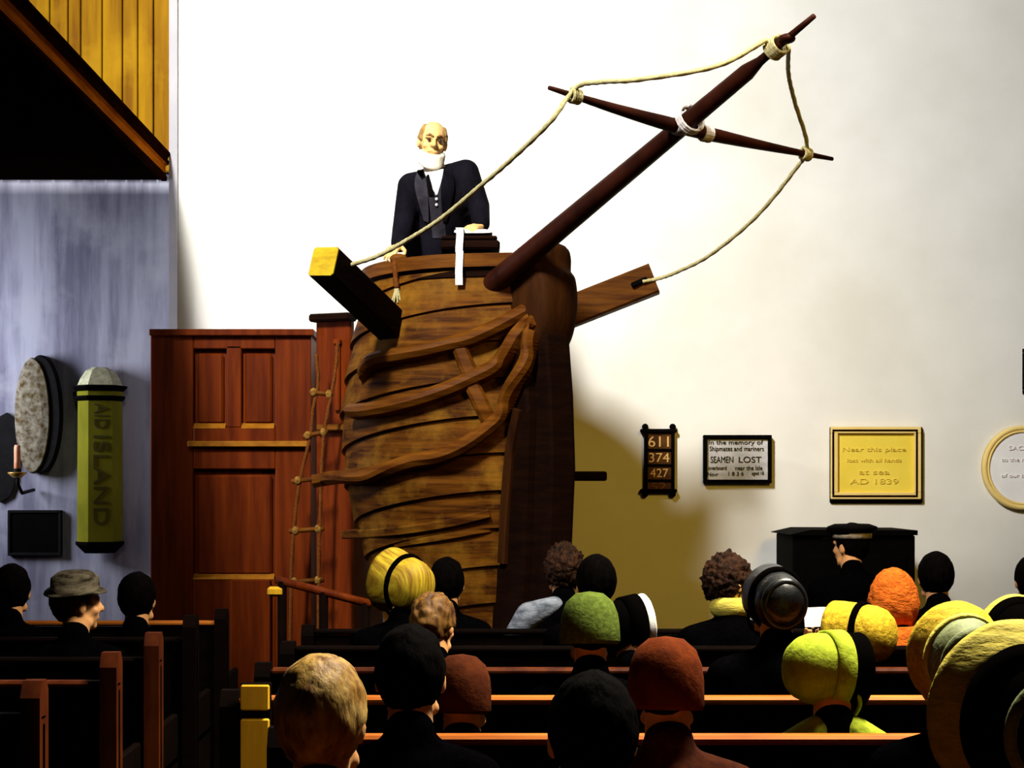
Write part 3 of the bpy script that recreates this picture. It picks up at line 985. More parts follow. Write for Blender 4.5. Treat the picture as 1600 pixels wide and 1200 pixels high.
# ------------------------------------------------------------------ cabinet by the wall
cb = thing('harmonium_cabinet', 'tall black cabinet with moulded top standing against the white wall', 'cabinet', (X(1334, 10.9), 10.95, 0), world=True)
cx0, cx1, cz = X(1239, 10.7), X(1430, 10.7), Z(836, 10.7)
MB().box(((cx0 + cx1) / 2, 11.0, cz / 2), (cx1 - cx0, .6, cz), bev=.01).obj('carcase', M['black'], cb)
mb = MB()
tx0, tx1 = X(1234, 10.66), X(1434, 10.66)
mb.prism([(tx0, cz), (tx1, cz), (tx1, cz + .03), (tx0 + .13, cz + .034), (tx0 + .06, cz + .018), (tx0, cz + .004)], .68, Matrix.Translation((0, 10.66, 0)))
mb.obj('top', M['black'], cb)
for i in range(2):
    xa = cx0 + .04 + i * (cx1 - cx0 - .04) / 2
    MB().box((xa + (cx1 - cx0) / 4 - .03, 10.695, cz * .55), ((cx1 - cx0) / 2 - .08, .02, cz * .7), bev=.008).obj('door', M['boardbrown'] if False else M['black'], cb)

# ------------------------------------------------------------------ pews
def pew(B, x0, x1, label, group, top=0.90, ends=(True, True), endh=None, endm=None, railm=None):
    t = thing('pew', label, 'pew', ((x0 + x1) / 2, B, 0), group)
    hw = (x1 - x0) / 2
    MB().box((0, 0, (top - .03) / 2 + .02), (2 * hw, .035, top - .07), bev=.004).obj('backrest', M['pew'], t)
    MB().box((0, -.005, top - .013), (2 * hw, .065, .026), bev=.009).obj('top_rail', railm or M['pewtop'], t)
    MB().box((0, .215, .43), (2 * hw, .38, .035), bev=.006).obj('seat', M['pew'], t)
    MB().box((0, .36, .2), (2 * hw - .1, .03, .41)).obj('seat_riser', M['pew'], t)
    eh = endh or top + .02
    for s, on_ in ((-1, ends[0]), (1, ends[1])):
        if not on_:
            continue
        prof = [(-.05, 0), (.055, 0), (.055, eh - .035), (.03, eh), (-.02, eh), (-.05, eh - .05)]
        T = Matrix.Translation((s * hw - .03, 0, 0)) @ Matrix.Rotation(PI / 2, 4, 'Z') @ Matrix.Translation((0, -.03, 0))
        MB().prism(prof, .06, T).obj('end_post', endm or M['pew'], t)
        MB().box((s * (hw - .015), .225, .31), (.03, .34, .62), bev=.006).obj('end_panel', M['pew'], t)
    return t


rows = [3.08, 3.95, 4.82, 5.69, 6.56, 7.43, 8.30]
plab = ['dark pew under the fair-haired man, closest to the camera',
        'dark pew behind the fair-haired man, below the reddish hat',
        'dark pew whose orange top rail runs below the lime green bonnet',
        'dark pew with a pale yellow pine door on the aisle',
        'dark pew behind the seated person in the green cap',
        'dark pew under the woman in the orange knitted hood',
        'dark pew closest to the pulpit foot']
pews = []
for B, lb in zip(rows, plab):
    p = pew(B, -.52 if B in (3.95, 4.82) else -.78, 3.1, lb, 'pews of the main block', railm=M['pewtop'] if B < 6 else M['pewend'] if B < 7 else M['pew'])  # rails go from lit orange to dark, light painted row by row
    pews.append(p)
# door panel on the fourth pew, a window streak painted as yellow
pd = pews[3]
lx = -pd.location.x
dx0, dx1 = X(375, 5.62), X(423, 5.62)
xx = (dx0 + dx1) / 2 - pd.location.x
MB().box((xx, -.055, .51), (dx1 - dx0, .03, .88), bev=.004).obj('door', M['pew'], pd)
for za, zb_ in ((.862, .945), (.40, .835)):
    MB().box((xx, -.075, (za + zb_) / 2), (dx1 - dx0 - .006, .014, zb_ - za), bev=.005).obj('door_panel', M['pine'], pd)
lrows = [(4.42, 'dark side pew by the gallery bay, closest to the camera'), (5.27, 'side pew whose tall orange-edged end post stands by the aisle below the black square tablet'),
         (6.14, 'side pew with a red-brown end post in front of the person in the felt hat'), (6.95, 'side pew with a low end post just past the red-brown one'), (7.85, 'dark side pew before the last one'), (8.8, 'side pew with a bright top rail in front of the mahogany panelling')]
for B, lb in lrows:
    pew(B, -3.1, -1.32 if B < 6 else -1.27, lb, 'side pews under the gallery', .90 if B > 5 else .86, (False, True), 1.0 if B < 8 else .96, M['pewend'] if B < 7.5 else M['pew'], M['pewtop'] if B > 8 else M['pewend'] if 6 < B < 6.5 else M['pew'])


# ------------------------------------------------------------------ people
def head_vol(mb, T):
    e, c = mb.ell, mb.cap
    e((0, -.012, .022), (.075, .096, .095), T)
    e((0, .022, -.04), (.058, .068, .072), T)
    e((0, .062, -.092), (.026, .024, .022), T, 12, 8)                     # chin
    c((-.045, .030, -.078), (.045, .030, -.078), .022, .022, T)            # jaw
    c((0, .086, .012), (0, .107, -.026), .0085, .0135, T, 10)              # nose
    c((-.013, .092, -.028), (.013, .092, -.028), .010, .010, T, 8)
    c((-.046, .070, .020), (-.012, .084, .022), .011, .011, T, 8)          # brows
    c((.046, .070, .020), (.012, .084, .022), .011, .011, T, 8)
    c((-.022, .080, -.058), (.022, .080, -.058), .009, .009, T, 8)         # lips
    for s in (-1, 1):
        e((s * .040, .058, -.03), (.022, .022, .018), T, 10, 8)            # cheek
        e((s * .078, -.008, -.012), (.011, .021, .032), T, 12, 8)          # ear


def hand_vol(mb, wrist, fwd, nrm, thumb_side, curl=0.35, k=1.0):
    """palm and five separate bent fingers. fwd: to the knuckles, nrm: out of the back of the hand"""
    f = V(fwd).normalized()
    n = (V(nrm) - f * V(nrm).dot(f)).normalized()
    s = f.cross(n) * thumb_side
    wr = V(wrist)
    for i, (o, ln) in enumerate(((.030, .070), (.010, .078), (-.010, .074), (-.028, .060))):
        base = wr + f * .085 * k + s * o * k
        mb.cap(wr + s * o * .55 * k + f * .01, base, .014 * k, .0105 * k)
        p, d = base, f.copy()
        for q, (fr, r0, r1) in enumerate(((.45, .0092, .0085), (.32, .0085, .0078), (.23, .0078, .0066))):
            a = curl * (1.0 + .15 * i)
            d = (d * math.cos(a) - n * math.sin(a) if q == 0 else d * math.cos(a) - d.cross(s * thumb_side).normalized() * 0 - n * math.sin(a) * 1.0)
            d.normalize()
            e = p + (d + s * (.06 - .05 * i)) .normalized() * ln * fr * k
            mb.cap(p, e, r0 * k, r1 * k, None, 10)
            p = e
    b = wr + f * .025 * k + s * .024 * k
    m1 = b + (f * .55 + s * .75 - n * .25).normalized() * .045 * k
    m2 = m1 + (f * .85 + s * .3 - n * .35).normalized() * .032 * k
    mb.cap(b, m1, .014 * k, .0105 * k, None, 10)
    mb.cap(m1, m2, .0105 * k, .0082 * k, None, 10)


def hair_mesh(name, m, parent, loc, rot, kind='short', amp=.004, k=1.0, back=.0, seed=0, low=-.02):
    vs, fs = [], []
    ns, nr = 64, 44
    for i in range(nr + 1):
        th = PI * min(max(i / nr, .003), .997)
        for j in range(ns):
            a = 2 * PI * j / ns
            d = V((math.sin(th) * math.cos(a), math.sin(th) * math.sin(a), math.cos(th)))
            p = V((d.x * .084 * k, d.y * (.105 + (back if d.y < 0 else 0)) * k, d.z * .108 * k))
            q = p + V((0, -.014, .020))
            face = 0.0
            if kind != 'full':
                # face opening and nape
                face = max(0, min(1, (q.y - .035) / .03)) * max(0, min(1, (.062 - q.z) / .03))
                nape = max(0, min(1, (low - .055 - q.z) / .03))
                side = max(0, min(1, (q.y - .0) / .03)) * max(0, min(1, (-q.z - .0) / .02))
                face = max(face, nape, side)
            nz = noise.noise(p * (70 if kind == 'curly' else 30) + V((seed, 0, 0))) + .5 * noise.noise(p * 130 + V((0, seed, 0)))
            g = 1 + (amp * nz) / .09
            q = V((0, -.014, .020)) + p * (g * (1 - face) + .80 * face)
            vs.append(tuple(q))
    for i in range(nr):
        for j in range(ns):
            kx = (j + 1) % ns
            fs.append((i * ns + j, i * ns + kx, (i + 1) * ns + kx, (i + 1) * ns + j))
    fs.append(tuple(range(ns)))
    fs.append(tuple(reversed(range(nr * ns, nr * ns + ns))))
    o = MB().add(vs, fs).obj(name, m, parent, True)
    o.location = loc
    o.rotation_euler = rot
    return o


def shell(prof, m, name, parent, loc, rot, tilt=0.0, off=(0, 0, 0), seg=40, sx=1.0, sz=1.0, amp=0.0, seed=0, ribs=0):
    """surface of revolution about the facing axis: prof = (y, radius)"""
    rings = []
    T = Matrix.Translation(V(off)) @ Matrix.Rotation(tilt, 4, 'X')
    for y, r in prof:
        rg = []
        for j in range(seg):
            a = 2 * PI * j / seg
            n = 1 + amp * noise.noise(V((math.cos(a) * 3, y * 30, math.sin(a) * 3 + seed))) + (.02 * math.sin(ribs * a) if ribs else 0)
            rg.append((r * n * math.cos(a) * sx, y, r * n * math.sin(a) * sz))
        rings.append(rg)
    o = MB().loft(rings, T=T).obj(name, m, parent, True)
    o.location = loc
    o.rotation_euler = rot
    return o


SHOE = None


def seated(label, px, ytop, H, yaw=0.0, pitch=0.0, coat='coat', skin='skin', hat_t=.015, group=None, wide=1.0, name='person', cat='person', hold=None):
    global SHOE
    Xp = (px - CX) * H / FPX
    zt = CAMZ - (ytop - CY) * H / FPX - hat_t
    root = thing(name, label, cat, (Xp, H - .06, 0), group)
    zc = zt - .117
    k = min(1.05, max(.78, (zt - .45) / .80))
    hy = .05
    T = Matrix.Translation((0, hy, zc)) @ Matrix.Rotation(yaw, 4, 'Z') @ Matrix.Rotation(pitch, 4, 'X')
    zs = zc - .215
    sh = .165 * k * wide
    b = MB()
    head_vol(b, T)
    b.cap((0, hy - .025, zc - .06), (0, 0.0, zs + .02), .054, .062)
    b.cap((0, 0, zs - .03), (0, 0, .59), .10 * k, .115)
    wz = max(.62, zs - .34)
    WR = {s: V((s * .10, .27, wz)) for s in (-1, 1)}
    if hold:
        WR[-1] = V(hold)
    for s in (-1, 1):
        b.cap((0, 0, zs - .01), (s * sh, 0, zs - .03), .06, .058)
        b.chain([(s * sh, 0, zs - .03), (s * (sh + .045), .08, zs - .27 * k), WR[s]], [.048, .040, .028])
        if hold and s == -1:
            hand_vol(b, WR[s], (-.1, .55, .8), (-.2, .6, -.6), 1, .5)
        else:
            hand_vol(b, WR[s], (-s * .35, 1, -.25), (0, .2, 1), -s, .3)
        b.chain([(s * .085, .02, .555), (s * .11, .44, .53), (s * .11, .47, .12)], [.085, .062, .042])
        b.chain([(s * .11, .455, .07), (s * .115, .57, .045)], [.042, .03])
    b.remesh('body', M[skin], .0095, root, 2)
    c = MB()
    c.cap((0, -.005, zs - .035), (0, .0, .605), .125 * k * wide, .142)
    c.ell((0, -.01, zs - .10), (.20 * k * wide, .125, .16))
    c.cap((0, -.010, zs + .088), (0, -.008, zs + .01), .064, .084)
    for s in (-1, 1):
        c.cap((s * .03, -.005, zs + .015), (s * sh, 0, zs - .03), .068, .072)
        c.chain([(s * sh, 0, zs - .035), (s * (sh + .05), .08, zs - .27 * k), V((s * (sh + .05), .08, zs - .27 * k)).lerp(WR[s], .92)], [.066, .058, .044])
        c.chain([(s * .085, .02, .565), (s * .11, .45, .545), (s * .11, .47, .10)], [.103, .082, .075])
    c.remesh('coat', M[coat], .0135, root, 3)
    if SHOE is None:
        SHOE = MB().cap((0, 0, .05), (0, .13, .042), .05, .040).mesh('shoe')
    for s in (-1, 1):
        o = link('shoe', SHOE, M['leather'], root, True)
        o.location = (s * .112, .455, 0)
    hl = (0, hy, zc)
    hrot = (pitch, 0, yaw)
    e = Matrix.Rotation(yaw, 3, 'Z') @ Matrix.Rotation(pitch, 3, 'X')
    root['_h'] = 0
    del root['_h']
    return root, hl, hrot


# headgear ---------------------------------------------------------
def bonnet(P, crown, brim, ribbon='ribbon', br=.165, bl=.13, cr=.108, tilt=0.15, band=.03, cap_ring=None, ties=True, shade_lining='ribbon', rib=.014):
    root, hl, hrot = P
    rot = (hrot[0], 0, hrot[2])
    T = tilt
    off = (0, 0, .022)
    # crown: dome at the back of the head
    shell([(-.150, .004), (-.146, cr * .40), (-.132, cr * .66), (-.108, cr * .86), (-.075, cr * .97), (-.03, cr), (-.022, cr), (-.022, cr * .93), (-.08, cr * .86), (-.125, cr * .55), (-.140, .004)], M[crown], 'crown', root, hl, rot, T, off, 44, .94, 1.06, .03)
    if cap_ring:
        shell([(-.118, cr * .70), (-.122, cr * .80), (-.108, cr * .93), (-.098, cr * .92), (-.098, cr * .80)], M[cap_ring], 'crown_piping', root, hl, rot, T, off, 44, .94, 1.06)
    shell([(-.034, cr * .98), (-.034, cr + rib * .6), (-.034 + band, cr + rib), (-.034 + band, cr * .98)], M[ribbon], 'ribbon', root, hl, rot, T, off, 44, .94, 1.06)
    y0 = -.034 + band
    n = 6
    pf = [(y0 + bl * i / n, cr + rib - .010 + (br - cr - rib + .010) * (i / n) ** .8) for i in range(n + 1)]
    pi_ = [(y, r - .006) for y, r in reversed(pf)]
    shell(pf + pi_, M[brim], 'brim', root, hl, rot, T, off, 48, .96, 1.05, .02)
    li = [(y, r - .008) for y, r in pf[:-1]] + [(pf[-1][0] - .003, pf[-1][1] - .009)]
    shell(li + [(y, r - .003) for y, r in reversed(li)], M[shade_lining], 'lining', root, hl, rot, T, off, 48, .96, 1.05, .02)  # added black shell, the shadow inside the brim put into colour
    if ties:
        q = Matrix.Rotation(hrot[2], 3, 'Z')
        for s in (-1, 1):
            a = V(hl) + q @ V((s * .085, .03, -.02))
            bb = V(hl) + q @ V((s * .02, .06, -.125))
            MB().tube(bezier([a, (a + bb) / 2 + q @ V((s * .02, .01, 0)), bb], 6), .007, 6).obj('tie', M[ribbon], root, True)


def hood(P, m, drape=True, amp=.05, open_=True, k=1.0, seed=0, point=0.0):
    """soft hood over the head with the face left open"""
    root, hl, hrot = P
    vs, fs = [], []
    ns, nr = 60, 40
    for i in range(nr + 1):
        th = PI * min(max(i / nr, .003), .997)
        for j in range(ns):
            a = 2 * PI * j / ns
            d = V((math.sin(th) * math.cos(a), math.sin(th) * math.sin(a), math.cos(th)))
            p = V((d.x * .102, d.y * .122, d.z * .132)) * k
            if d.z > .3:
                p.z += point * max(0, d.z - .3)
            f = 0.0
            if open_:
                u = (d.x / .62) ** 2 + ((d.z + .12) / .72) ** 2
                f = max(0, min(1, (1.05 - u) * 3)) * max(0, min(1, (d.y - .35) * 4))
            nz = noise.noise(p * 26 + V((seed, 3, 0))) + .6 * noise.noise(p * 60 + V((0, seed, 1)))
            g = (1 + amp * nz) * (1 - f) + .62 * f
            vs.append(tuple(p * g + V((0, -.012, .006))))
    for i in range(nr):
        for j in range(ns):
            kx = (j + 1) % ns
            fs.append((i * ns + j, i * ns + kx, (i + 1) * ns + kx, (i + 1) * ns + j))
    o = MB().add(vs, fs).obj('hood', M[m], root, True)
    o.location = hl
    o.rotation_euler = (hrot[0], 0, hrot[2])
    if drape:
        zc = hl[2]
        mb = MB()
        rr = [(.085, .10, -.09), (.10, .11, -.13), (.16, .13, -.19), (.20, .15, -.24), (.205, .15, -.25), (.15, .11, -.22), (.06, .06, -.15)]
        rings = [[(a_ * math.cos(2 * PI * j / 40) * (1 + .04 * math.sin(7 * 2 * PI * j / 40)), -.01 + b_ * math.sin(2 * PI * j / 40), zc + z) for j in range(40)] for a_, b_, z in rr]
        mb.loft(rings)
        mb.obj('cape', M[m], root, True)


def knitcap(P, m, k=1.0, low=-.01):
    root, hl, hrot = P
    prof = [(.001, .135), (.05, .128), (.085, .10), (.102, .06), (.108, .02), (.110, low), (.104, low - .012), (.098, low), (.09, .05), (.05, .10), (.001, .115)]
    rings = [[(r * k * math.cos(2 * PI * j / 40) * .92, r * k * math.sin(2 * PI * j / 40) * 1.08 - .012, z * k * (1.0)) for j in range(40)] for r, z in prof]
    o = MB().loft(rings).obj('cap', M[m], root, True)
    o.location = hl
    o.rotation_euler = (hrot[0] - .12, 0, hrot[2])
    return o


def peaked(P, m, band):
    root, hl, hrot = P
    loc = (hl[0], hl[1], hl[2] + .055)
    mb = MB()
    prof = [(.001, .068), (.09, .066), (.128, .052), (.132, .040), (.10, .018), (.098, .010), (.001, .012)]
    rings = [[(r * math.cos(2 * PI * j / 40), r * math.sin(2 * PI * j / 40) * 1.08 - .01, z - (.012 if math.sin(2 * PI * j / 40) > .6 else 0)) for j in range(40)] for r, z in prof]
    o = mb.loft(rings).obj('cap_top', M[m], root, True)
    rings = [[(r * math.cos(2 * PI * j / 40) * .95, r * math.sin(2 * PI * j / 40) * 1.12 - .012, z) for j in range(40)] for r, z in ((.092, -.012), (.099, -.012), (.101, .016), (.092, .016))]
    o2 = MB().loft(rings).obj('cap_band', M[band], root, True)
    pts = [(.09 * math.sin(a), .085 + .075 * math.cos(a) ** 1, -.012 - .012 * math.cos(a)) for a in [x * PI / 16 - PI / 2 for x in range(17)]]
    mb = MB()
    rings = [[(x, y, z) for x, y, z in pts], [(x, y, z + .006) for x, y, z in pts]]
    o3 = mb.loft(rings).obj('visor', M[m], root)
    for q in (o, o2, o3):
        q.location = loc
        q.rotation_euler = (hrot[0], 0, hrot[2])


def hair(P, m, kind='short', amp=.004, k=1.0, back=0.0, seed=0, low=-.07):
    root, hl, hrot = P
    return hair_mesh('hair', M[m], root, hl, hrot, kind, amp, k, back, seed, low)


def bun(P, m, off=(0, -.11, .03), r=.045):
    root, hl, hrot = P
    q = Matrix.Rotation(hrot[2], 3, 'Z')
    c = V(hl) + q @ V(off)
    MB().ell(c, (r, r * .8, r), seg=16, rings=10).obj('hair_bun', M[m], root, True)


ROW = [b + .27 for b in rows]     # head depths 3.35 4.22 5.09 5.96 6.83 7.70 8.57
gp = 'congregation seated in the pews'

# near rows
P = seated('person with fair hair and dark coat, beside the pale pine pew door', 505, 1020, ROW[0], R(-12), skin='skin', group=gp, wide=.95)
hair(P, 'blondhair', 'short', .004, 1.05, 0.0, 1, -.03)
P = seated('woman in a yellow straw bonnet with wide black ribbon and black crown', 1598, 1003, ROW[0], R(10), group=gp, hat_t=.055)
bonnet(P, 'ribbon', 'straw2', 'ribbon', .176, .07, .108, .10, .035, 'greygreen', rib=.034)  # grey-green ring painted as a highlight on the black crown
hair(P, 'blackhair', 'short', .003, .93, 0, 0, -.09)
P = seated('person in a reddish brown felt cap and brown-black coat in the middle of the pews', 1040, 980, ROW[1], R(-10), coat='browncoat', group=gp, hat_t=.03)
knitcap(P, 'redhair', .93, -.045)
hair(P, 'blackhair', 'short', .003, .92, 0, 0, -.09)
P = seated('person with black hair and black coat between the green cap and the brown hood', 924, 1045, ROW[0], R(6), group=gp, wide=.9)
hair(P, 'blackhair', 'short', .004, 1.03)
P = seated('woman in a big bonnet of yellow straw with grey-green silk crown', 1500, 938, ROW[1], R(4), group=gp, hat_t=.045)
bonnet(P, 'greygreen', 'straw', 'straw2', .126, .07, .101, .12, .016, 'greygreen', rib=.008)
hair(P, 'blackhair', 'short', .003, .93, 0, 0, -.09)
P = seated('woman in a lime green bonnet and lime shawl turned aside, bonnet dark inside', 1296, 985, ROW[2], R(-70), R(-12), group=gp, hat_t=.02, wide=.9)
bonnet(P, 'lime', 'ribbon', 'lime', .112, .06, .100, .10, .055)
hair(P, 'blackhair', 'short', .003, .93, 0, 0, -.09)
LIME = P
P = seated('person with black hair and black coat just in front of the bowed brown head', 642, 973, ROW[1], R(-8), group=gp, wide=.95)
hair(P, 'blackhair', 'short', .004, 1.03)
P = seated('person in a small brown felt hood between two black-haired heads', 722, 1012, ROW[2], R(-15), group=gp, hat_t=.02)
knitcap(P, 'brownfelt', .88, -.05)
hair(P, 'blackhair', 'short', .003, .82, 0, 0, -.09)
P = seated('person in a rounded green wool cap', 921, 925, ROW[3], R(0), group=gp, hat_t=.02)
knitcap(P, 'greenwool', 1.03, -.03)
hair(P, 'blackhair', 'short', .003, .92, 0, 0, -.09)
P = seated('person with bowed brown hair below the striped yellow bonnet', 678, 925, ROW[4], R(-25), R(-8), group=gp)
hair(P, 'brownhair', 'short', .010, 1.04, 0.0, 4, -.03)
P = seated('woman in a large shiny black satin bonnet', 1210, 880, ROW[3], R(8), group=gp, hat_t=.025)
bonnet(P, 'satin', 'satin', 'ribbon', .104, .08, .094, .14, .02, 'satin')
hair(P, 'blackhair', 'short', .003, .93, 0, 0, -.09)
P = seated('woman in a yellow straw bonnet with black ribbon, holding the white sheet', 1343, 938, ROW[4], R(48), R(-8), group=gp, hat_t=.035, hold=(-.15, .17, .875))
bonnet(P, 'straw', 'straw', 'ribbon', .122, .12, .108, .12, .022)
hair(P, 'blackhair', 'short', .003, .93, 0, 0, -.09)
HOLD = P
P = seated('person with dark hair and a white bonnet frill beside the green cap', 984, 930, ROW[4], R(-70), group=gp, hat_t=.02)
bonnet(P, 'ribbon', 'linen', 'ribbon', .110, .03, .098, .1, .07, None, False)
hair(P, 'blackhair', 'short', .003, .93, 0, 0, -.09)
P = seated('woman in a striped yellow silk bonnet facing the panelling, before the pulpit', 630, 866, ROW[5], R(42), group=gp, hat_t=.035)
bonnet(P, 'stripe', 'stripe', 'ribbon', .140, .11, .118, .16, .018)
hair(P, 'blackhair', 'short', .003, .93, 0, 0, -.09)
P = seated('person with smooth black hair beside the curly brown head', 931, 866, ROW[5], R(4), group=gp)
hair(P, 'blackhair', 'short', .003, 1.06)
P = seated('woman with brown curls and a yellow scarf, face turned towards the cabinet', 1138, 866, ROW[5], R(-58), R(-10), group=gp, skin='skinpale', hat_t=.02)
hair(P, 'curlhair', 'curly', .018, 1.12, 0.0, 9)
root, hl, hrot = P
MB().lathe([(.060, -.15), (.085, -.12), (.092, -.09), (.080, -.06), (.066, -.05), (.05, -.12)], (0, hl[1] - .04, hl[2]), 28).obj('scarf', M['straw2'], root, True)
P = seated('woman in an orange knitted hood and shawl', 1397, 888, ROW[5], R(-38), group=gp, hat_t=.045)
hood(P, 'orangeknit', True, .05, True, 1.06, 2, .03)
P = seated('person with a black uncovered head against the pulpit planks', 698, 870, ROW[6], R(0), group=gp)
hair(P, 'blackhair', 'short', .004, 1.04)
P = seated('person with curly brown hair and a pale blue-grey shawl before the pulpit', 880, 849, ROW[6], R(8), group=gp, hat_t=.02)
hair(P, 'curlhair', 'curly', .018, 1.10, 0.0, 5)
root, hl, hrot = P
zs = hl[2] - .215
mb = MB()
mb.chain([(-.05, -.06, zs + .05), (-.17, -.05, zs + .0), (-.265, -.02, zs - .13)], [.05, .072, .05])
mb.remesh('shawl', M['shawl'], .012, root, 3)
P = seated('person with a round dark head standing out against the wall beside the black cabinet', 1461, 861, ROW[6], R(-5), group=gp, wide=.8)
hair(P, 'blackhair', 'short', .003, 1.04)
P = seated('person with a dark head under the oval white tablet', 1612, 866, ROW[6], R(0), group=gp, wide=.8)
hair(P, 'blackhair', 'short', .003, 1.04)
P = seated('woman in a dark bonnet with yellow brim edge, behind the two big straw bonnets', 1592, 946, ROW[4], R(0), group=gp, hat_t=.03)
bonnet(P, 'ribbon', 'straw2', 'ribbon', .150, .05, .135, .12, .07, None, False)
hair(P, 'blackhair', 'short', .003, .93, 0, 0, -.09)
P = seated('man in a flat peaked black cap with grey band in front of the cabinet', 1328, 816, 9.35, R(38), group=gp, hat_t=.012)
peaked(P, 'black', 'capgrey')
hair(P, 'blackhair', 'short', .003)
# side pews
L8, L7 = 8.12, 7.22
P = seated('person with a dark head below the black square tablet', 20, 880, L8, R(0), group=gp)
hair(P, 'blackhair', 'short', .003, 1.04)
P = seated('person in a pale-edged dark felt hat, lit face seen from the side', 122, 888, L7, R(-58), group=gp, skin='skin', hat_t=.03)
root, hl, hrot = P
hair(P, 'brownhair', 'short', .006)
loc = (hl[0], hl[1], hl[2] + .05)
prof = [(.001, .085), (.07, .082), (.095, .06), (.098, .012), (.122, .002), (.124, -.004), (.09, -.006), (.001, -.006)]
rings = [[(r * math.cos(2 * PI * j / 40), r * math.sin(2 * PI * j / 40) * 1.05 - .01, z + (.015 * abs(math.cos(2 * PI * j / 40)) ** 3 if r > .12 else 0)) for j in range(40)] for r, z in prof]
o = MB().loft(rings).obj('hat', M['hatdark'], root, True)
o.location = loc
o.rotation_euler = (R(4), R(8), hrot[2])
P = seated('person with a dark head below the olive pillar memorial', 216, 893, L8, R(-10), group=gp, wide=.8)
hair(P, 'blackhair', 'short', .004, 1.04)

# shawl of the lime bonnet woman
root, hl, hrot = LIME
zs = hl[2] - .215
mb = MB()
mb.cap((-.05, -.02, zs + .06), (-.19, -.01, zs - .05), .055, .075)
mb.cap((.05, -.02, zs + .06), (.19, -.01, zs - .05), .055, .075)
mb.ell((0, -.04, zs - .07), (.19, .12, .12))
mb.remesh('shawl', M['lime'], .012, root, 3)
# white hymn sheet held up by the straw bonnet woman
p = W(1279, 964, ROW[4] + .18)
hs = MB()
rings = []
for i in range(9):
    u = -.06 + .12 * i / 8
    yy = .006 * math.sin(i)
    rings.append([(u, yy, -.04), (u, yy, .04), (u, yy + .0012, .04), (u, yy + .0012, -.04)])
hs.loft(rings)
o = hs.obj('hymn_sheet', M['paper'])
o.location = p
o.rotation_euler = (R(-12), 0, R(8))
tag(o, 'white hymn sheet held up in front of the yellow straw bonnet', 'paper')

# ------------------------------------------------------------------ the preacher
pr = thing('preacher', 'white-bearded preacher in black coat leaning on the pulpit rim', 'person', (-.2, 10.08, 1.90), world=True)
hc_ = W(676, 222, 9.90) + V((0, .0, .0))
HR = Matrix.Rotation(R(180 + 8), 4, 'Z') @ Matrix.Rotation(R(-6), 4, 'X') @ Matrix.Rotation(R(-7), 4, 'Y')
TH = Matrix.Translation(hc_) @ HR
neck = W(681, 268, 9.96)
chest = W(685, 300, 9.96)
waist = W(688, 360, 10.05)
hip = W(690, 410, 10.10)
shR, shL = W(642, 291, 9.95), W(728, 270, 9.95)
elR, wrR = W(632, 342, 9.90), W(624, 384, 9.74)
elL, wrL = W(748, 322, 9.90), W(752, 352, 9.78)
b = MB()
head_vol(b, TH)
b.cap(hc_ + HR.to_3x3() @ V((0, -.02, -.06)), neck, .055, .06)
b.chain([neck + V((0, .02, -.05)), chest, waist, hip], [.09, .125, .12, .125])
for sh_, el_, wr_ in ((shR, elR, wrR), (shL, elL, wrL)):
    b.cap(neck + V((0, .02, -.04)), sh_, .06, .058)
    b.chain([sh_, el_, wr_], [.052, .042, .028])
for s in (-1, 1):
    b.chain([hip + V((s * .09, 0, -.02)), V((hip.x + s * .10, 10.10, 2.36)), V((hip.x + s * .10, 10.14, 1.98))], [.085, .06, .042])
    b.chain([V((hip.x + s * .10, 10.15, 1.955)), V((hip.x + s * .11, 10.02, 1.945))], [.04, .032])
rimR = W(612, 399, 9.66)
hand_vol(b, wrR, (rimR + V((0, 0, .030)) - wrR), (-.1, -.5, 1), -1, .42, 1.05)
hand_vol(b, wrL, W(728, 358, 9.66) - wrL, (0, -.35, 1), 1, .30, 1.05)
b.remesh('body', M['skinpale'], .0052, pr, 2)
for s in (-1, 1):
    p = TH @ V((s * .031, .0835, .004))
    MB().ell(p, (.0105, .0105, .0095), seg=12, rings=8).obj('eye', M['eye'], pr, True)
c = MB()
c.chain([neck + V((0, .03, -.045)), chest + V((0, .01, 0)), waist, hip], [.10, .152, .150, .165])
c.ell(chest + V((0, .02, -.02)), (.215, .135, .17))
c.ell(waist + V((-.02, .03, .02)), (.225, .14, .30))
c.cap(hip, V((hip.x, 10.11, 2.35)), .165, .19)
for sh_, el_, wr_ in ((shR, elR, wrR), (shL, elL, wrL)):
    c.cap(neck + V((0, .025, -.045)), sh_, .072, .078)
    e_ = el_ + (wr_ - el_) * .92
    c.chain([sh_, el_, e_], [.078, .064, .052])
coat = c.remesh('coat', M['preachercoat'], .010, pr, 3)
ct_ = BVHTree.FromPolygons([v.co.copy() for v in coat.data.vertices], [tuple(p.vertices) for p in coat.data.polygons])
for s in (-1, 1):
    MB().chain([V((hip.x + s * .10, 10.11, 2.40)), V((hip.x + s * .10, 10.14, 1.97))], [.085, .065]).obj('trouser_leg', M['preachercoat'], pr, True)
    MB().cap(V((hip.x + s * .10, 10.16, 1.953)), V((hip.x + s * .11, 10.01, 1.946)), .05, .04).obj('shoe', M['leather'], pr, True)


def drape(name, rows_, m, off, th, par):
    """rows_ of photo points laid over the coat front; every row has the same count"""
    fr, bk_ = [], []
    for r_ in rows_:
        f, g_ = [], []
        for px, py in r_:
            h, n = on(px, py, ct_, 9.8)
            if h is not None:
                d = (EYE - h).normalized()
            f.append(tuple(h + d * (off + th)))
            g_.append(tuple(h + d * (off - .012)))
        fr.append(f)
        bk_.append(g_)
    mb = MB()
    nr, nc = len(fr), len(fr[0])
    rings = [[fr[i][j] for j in range(nc)] + [bk_[i][j] for j in reversed(range(nc))] for i in range(nr)]
    mb.loft(rings)
    return mb.obj(name, m, par, False)


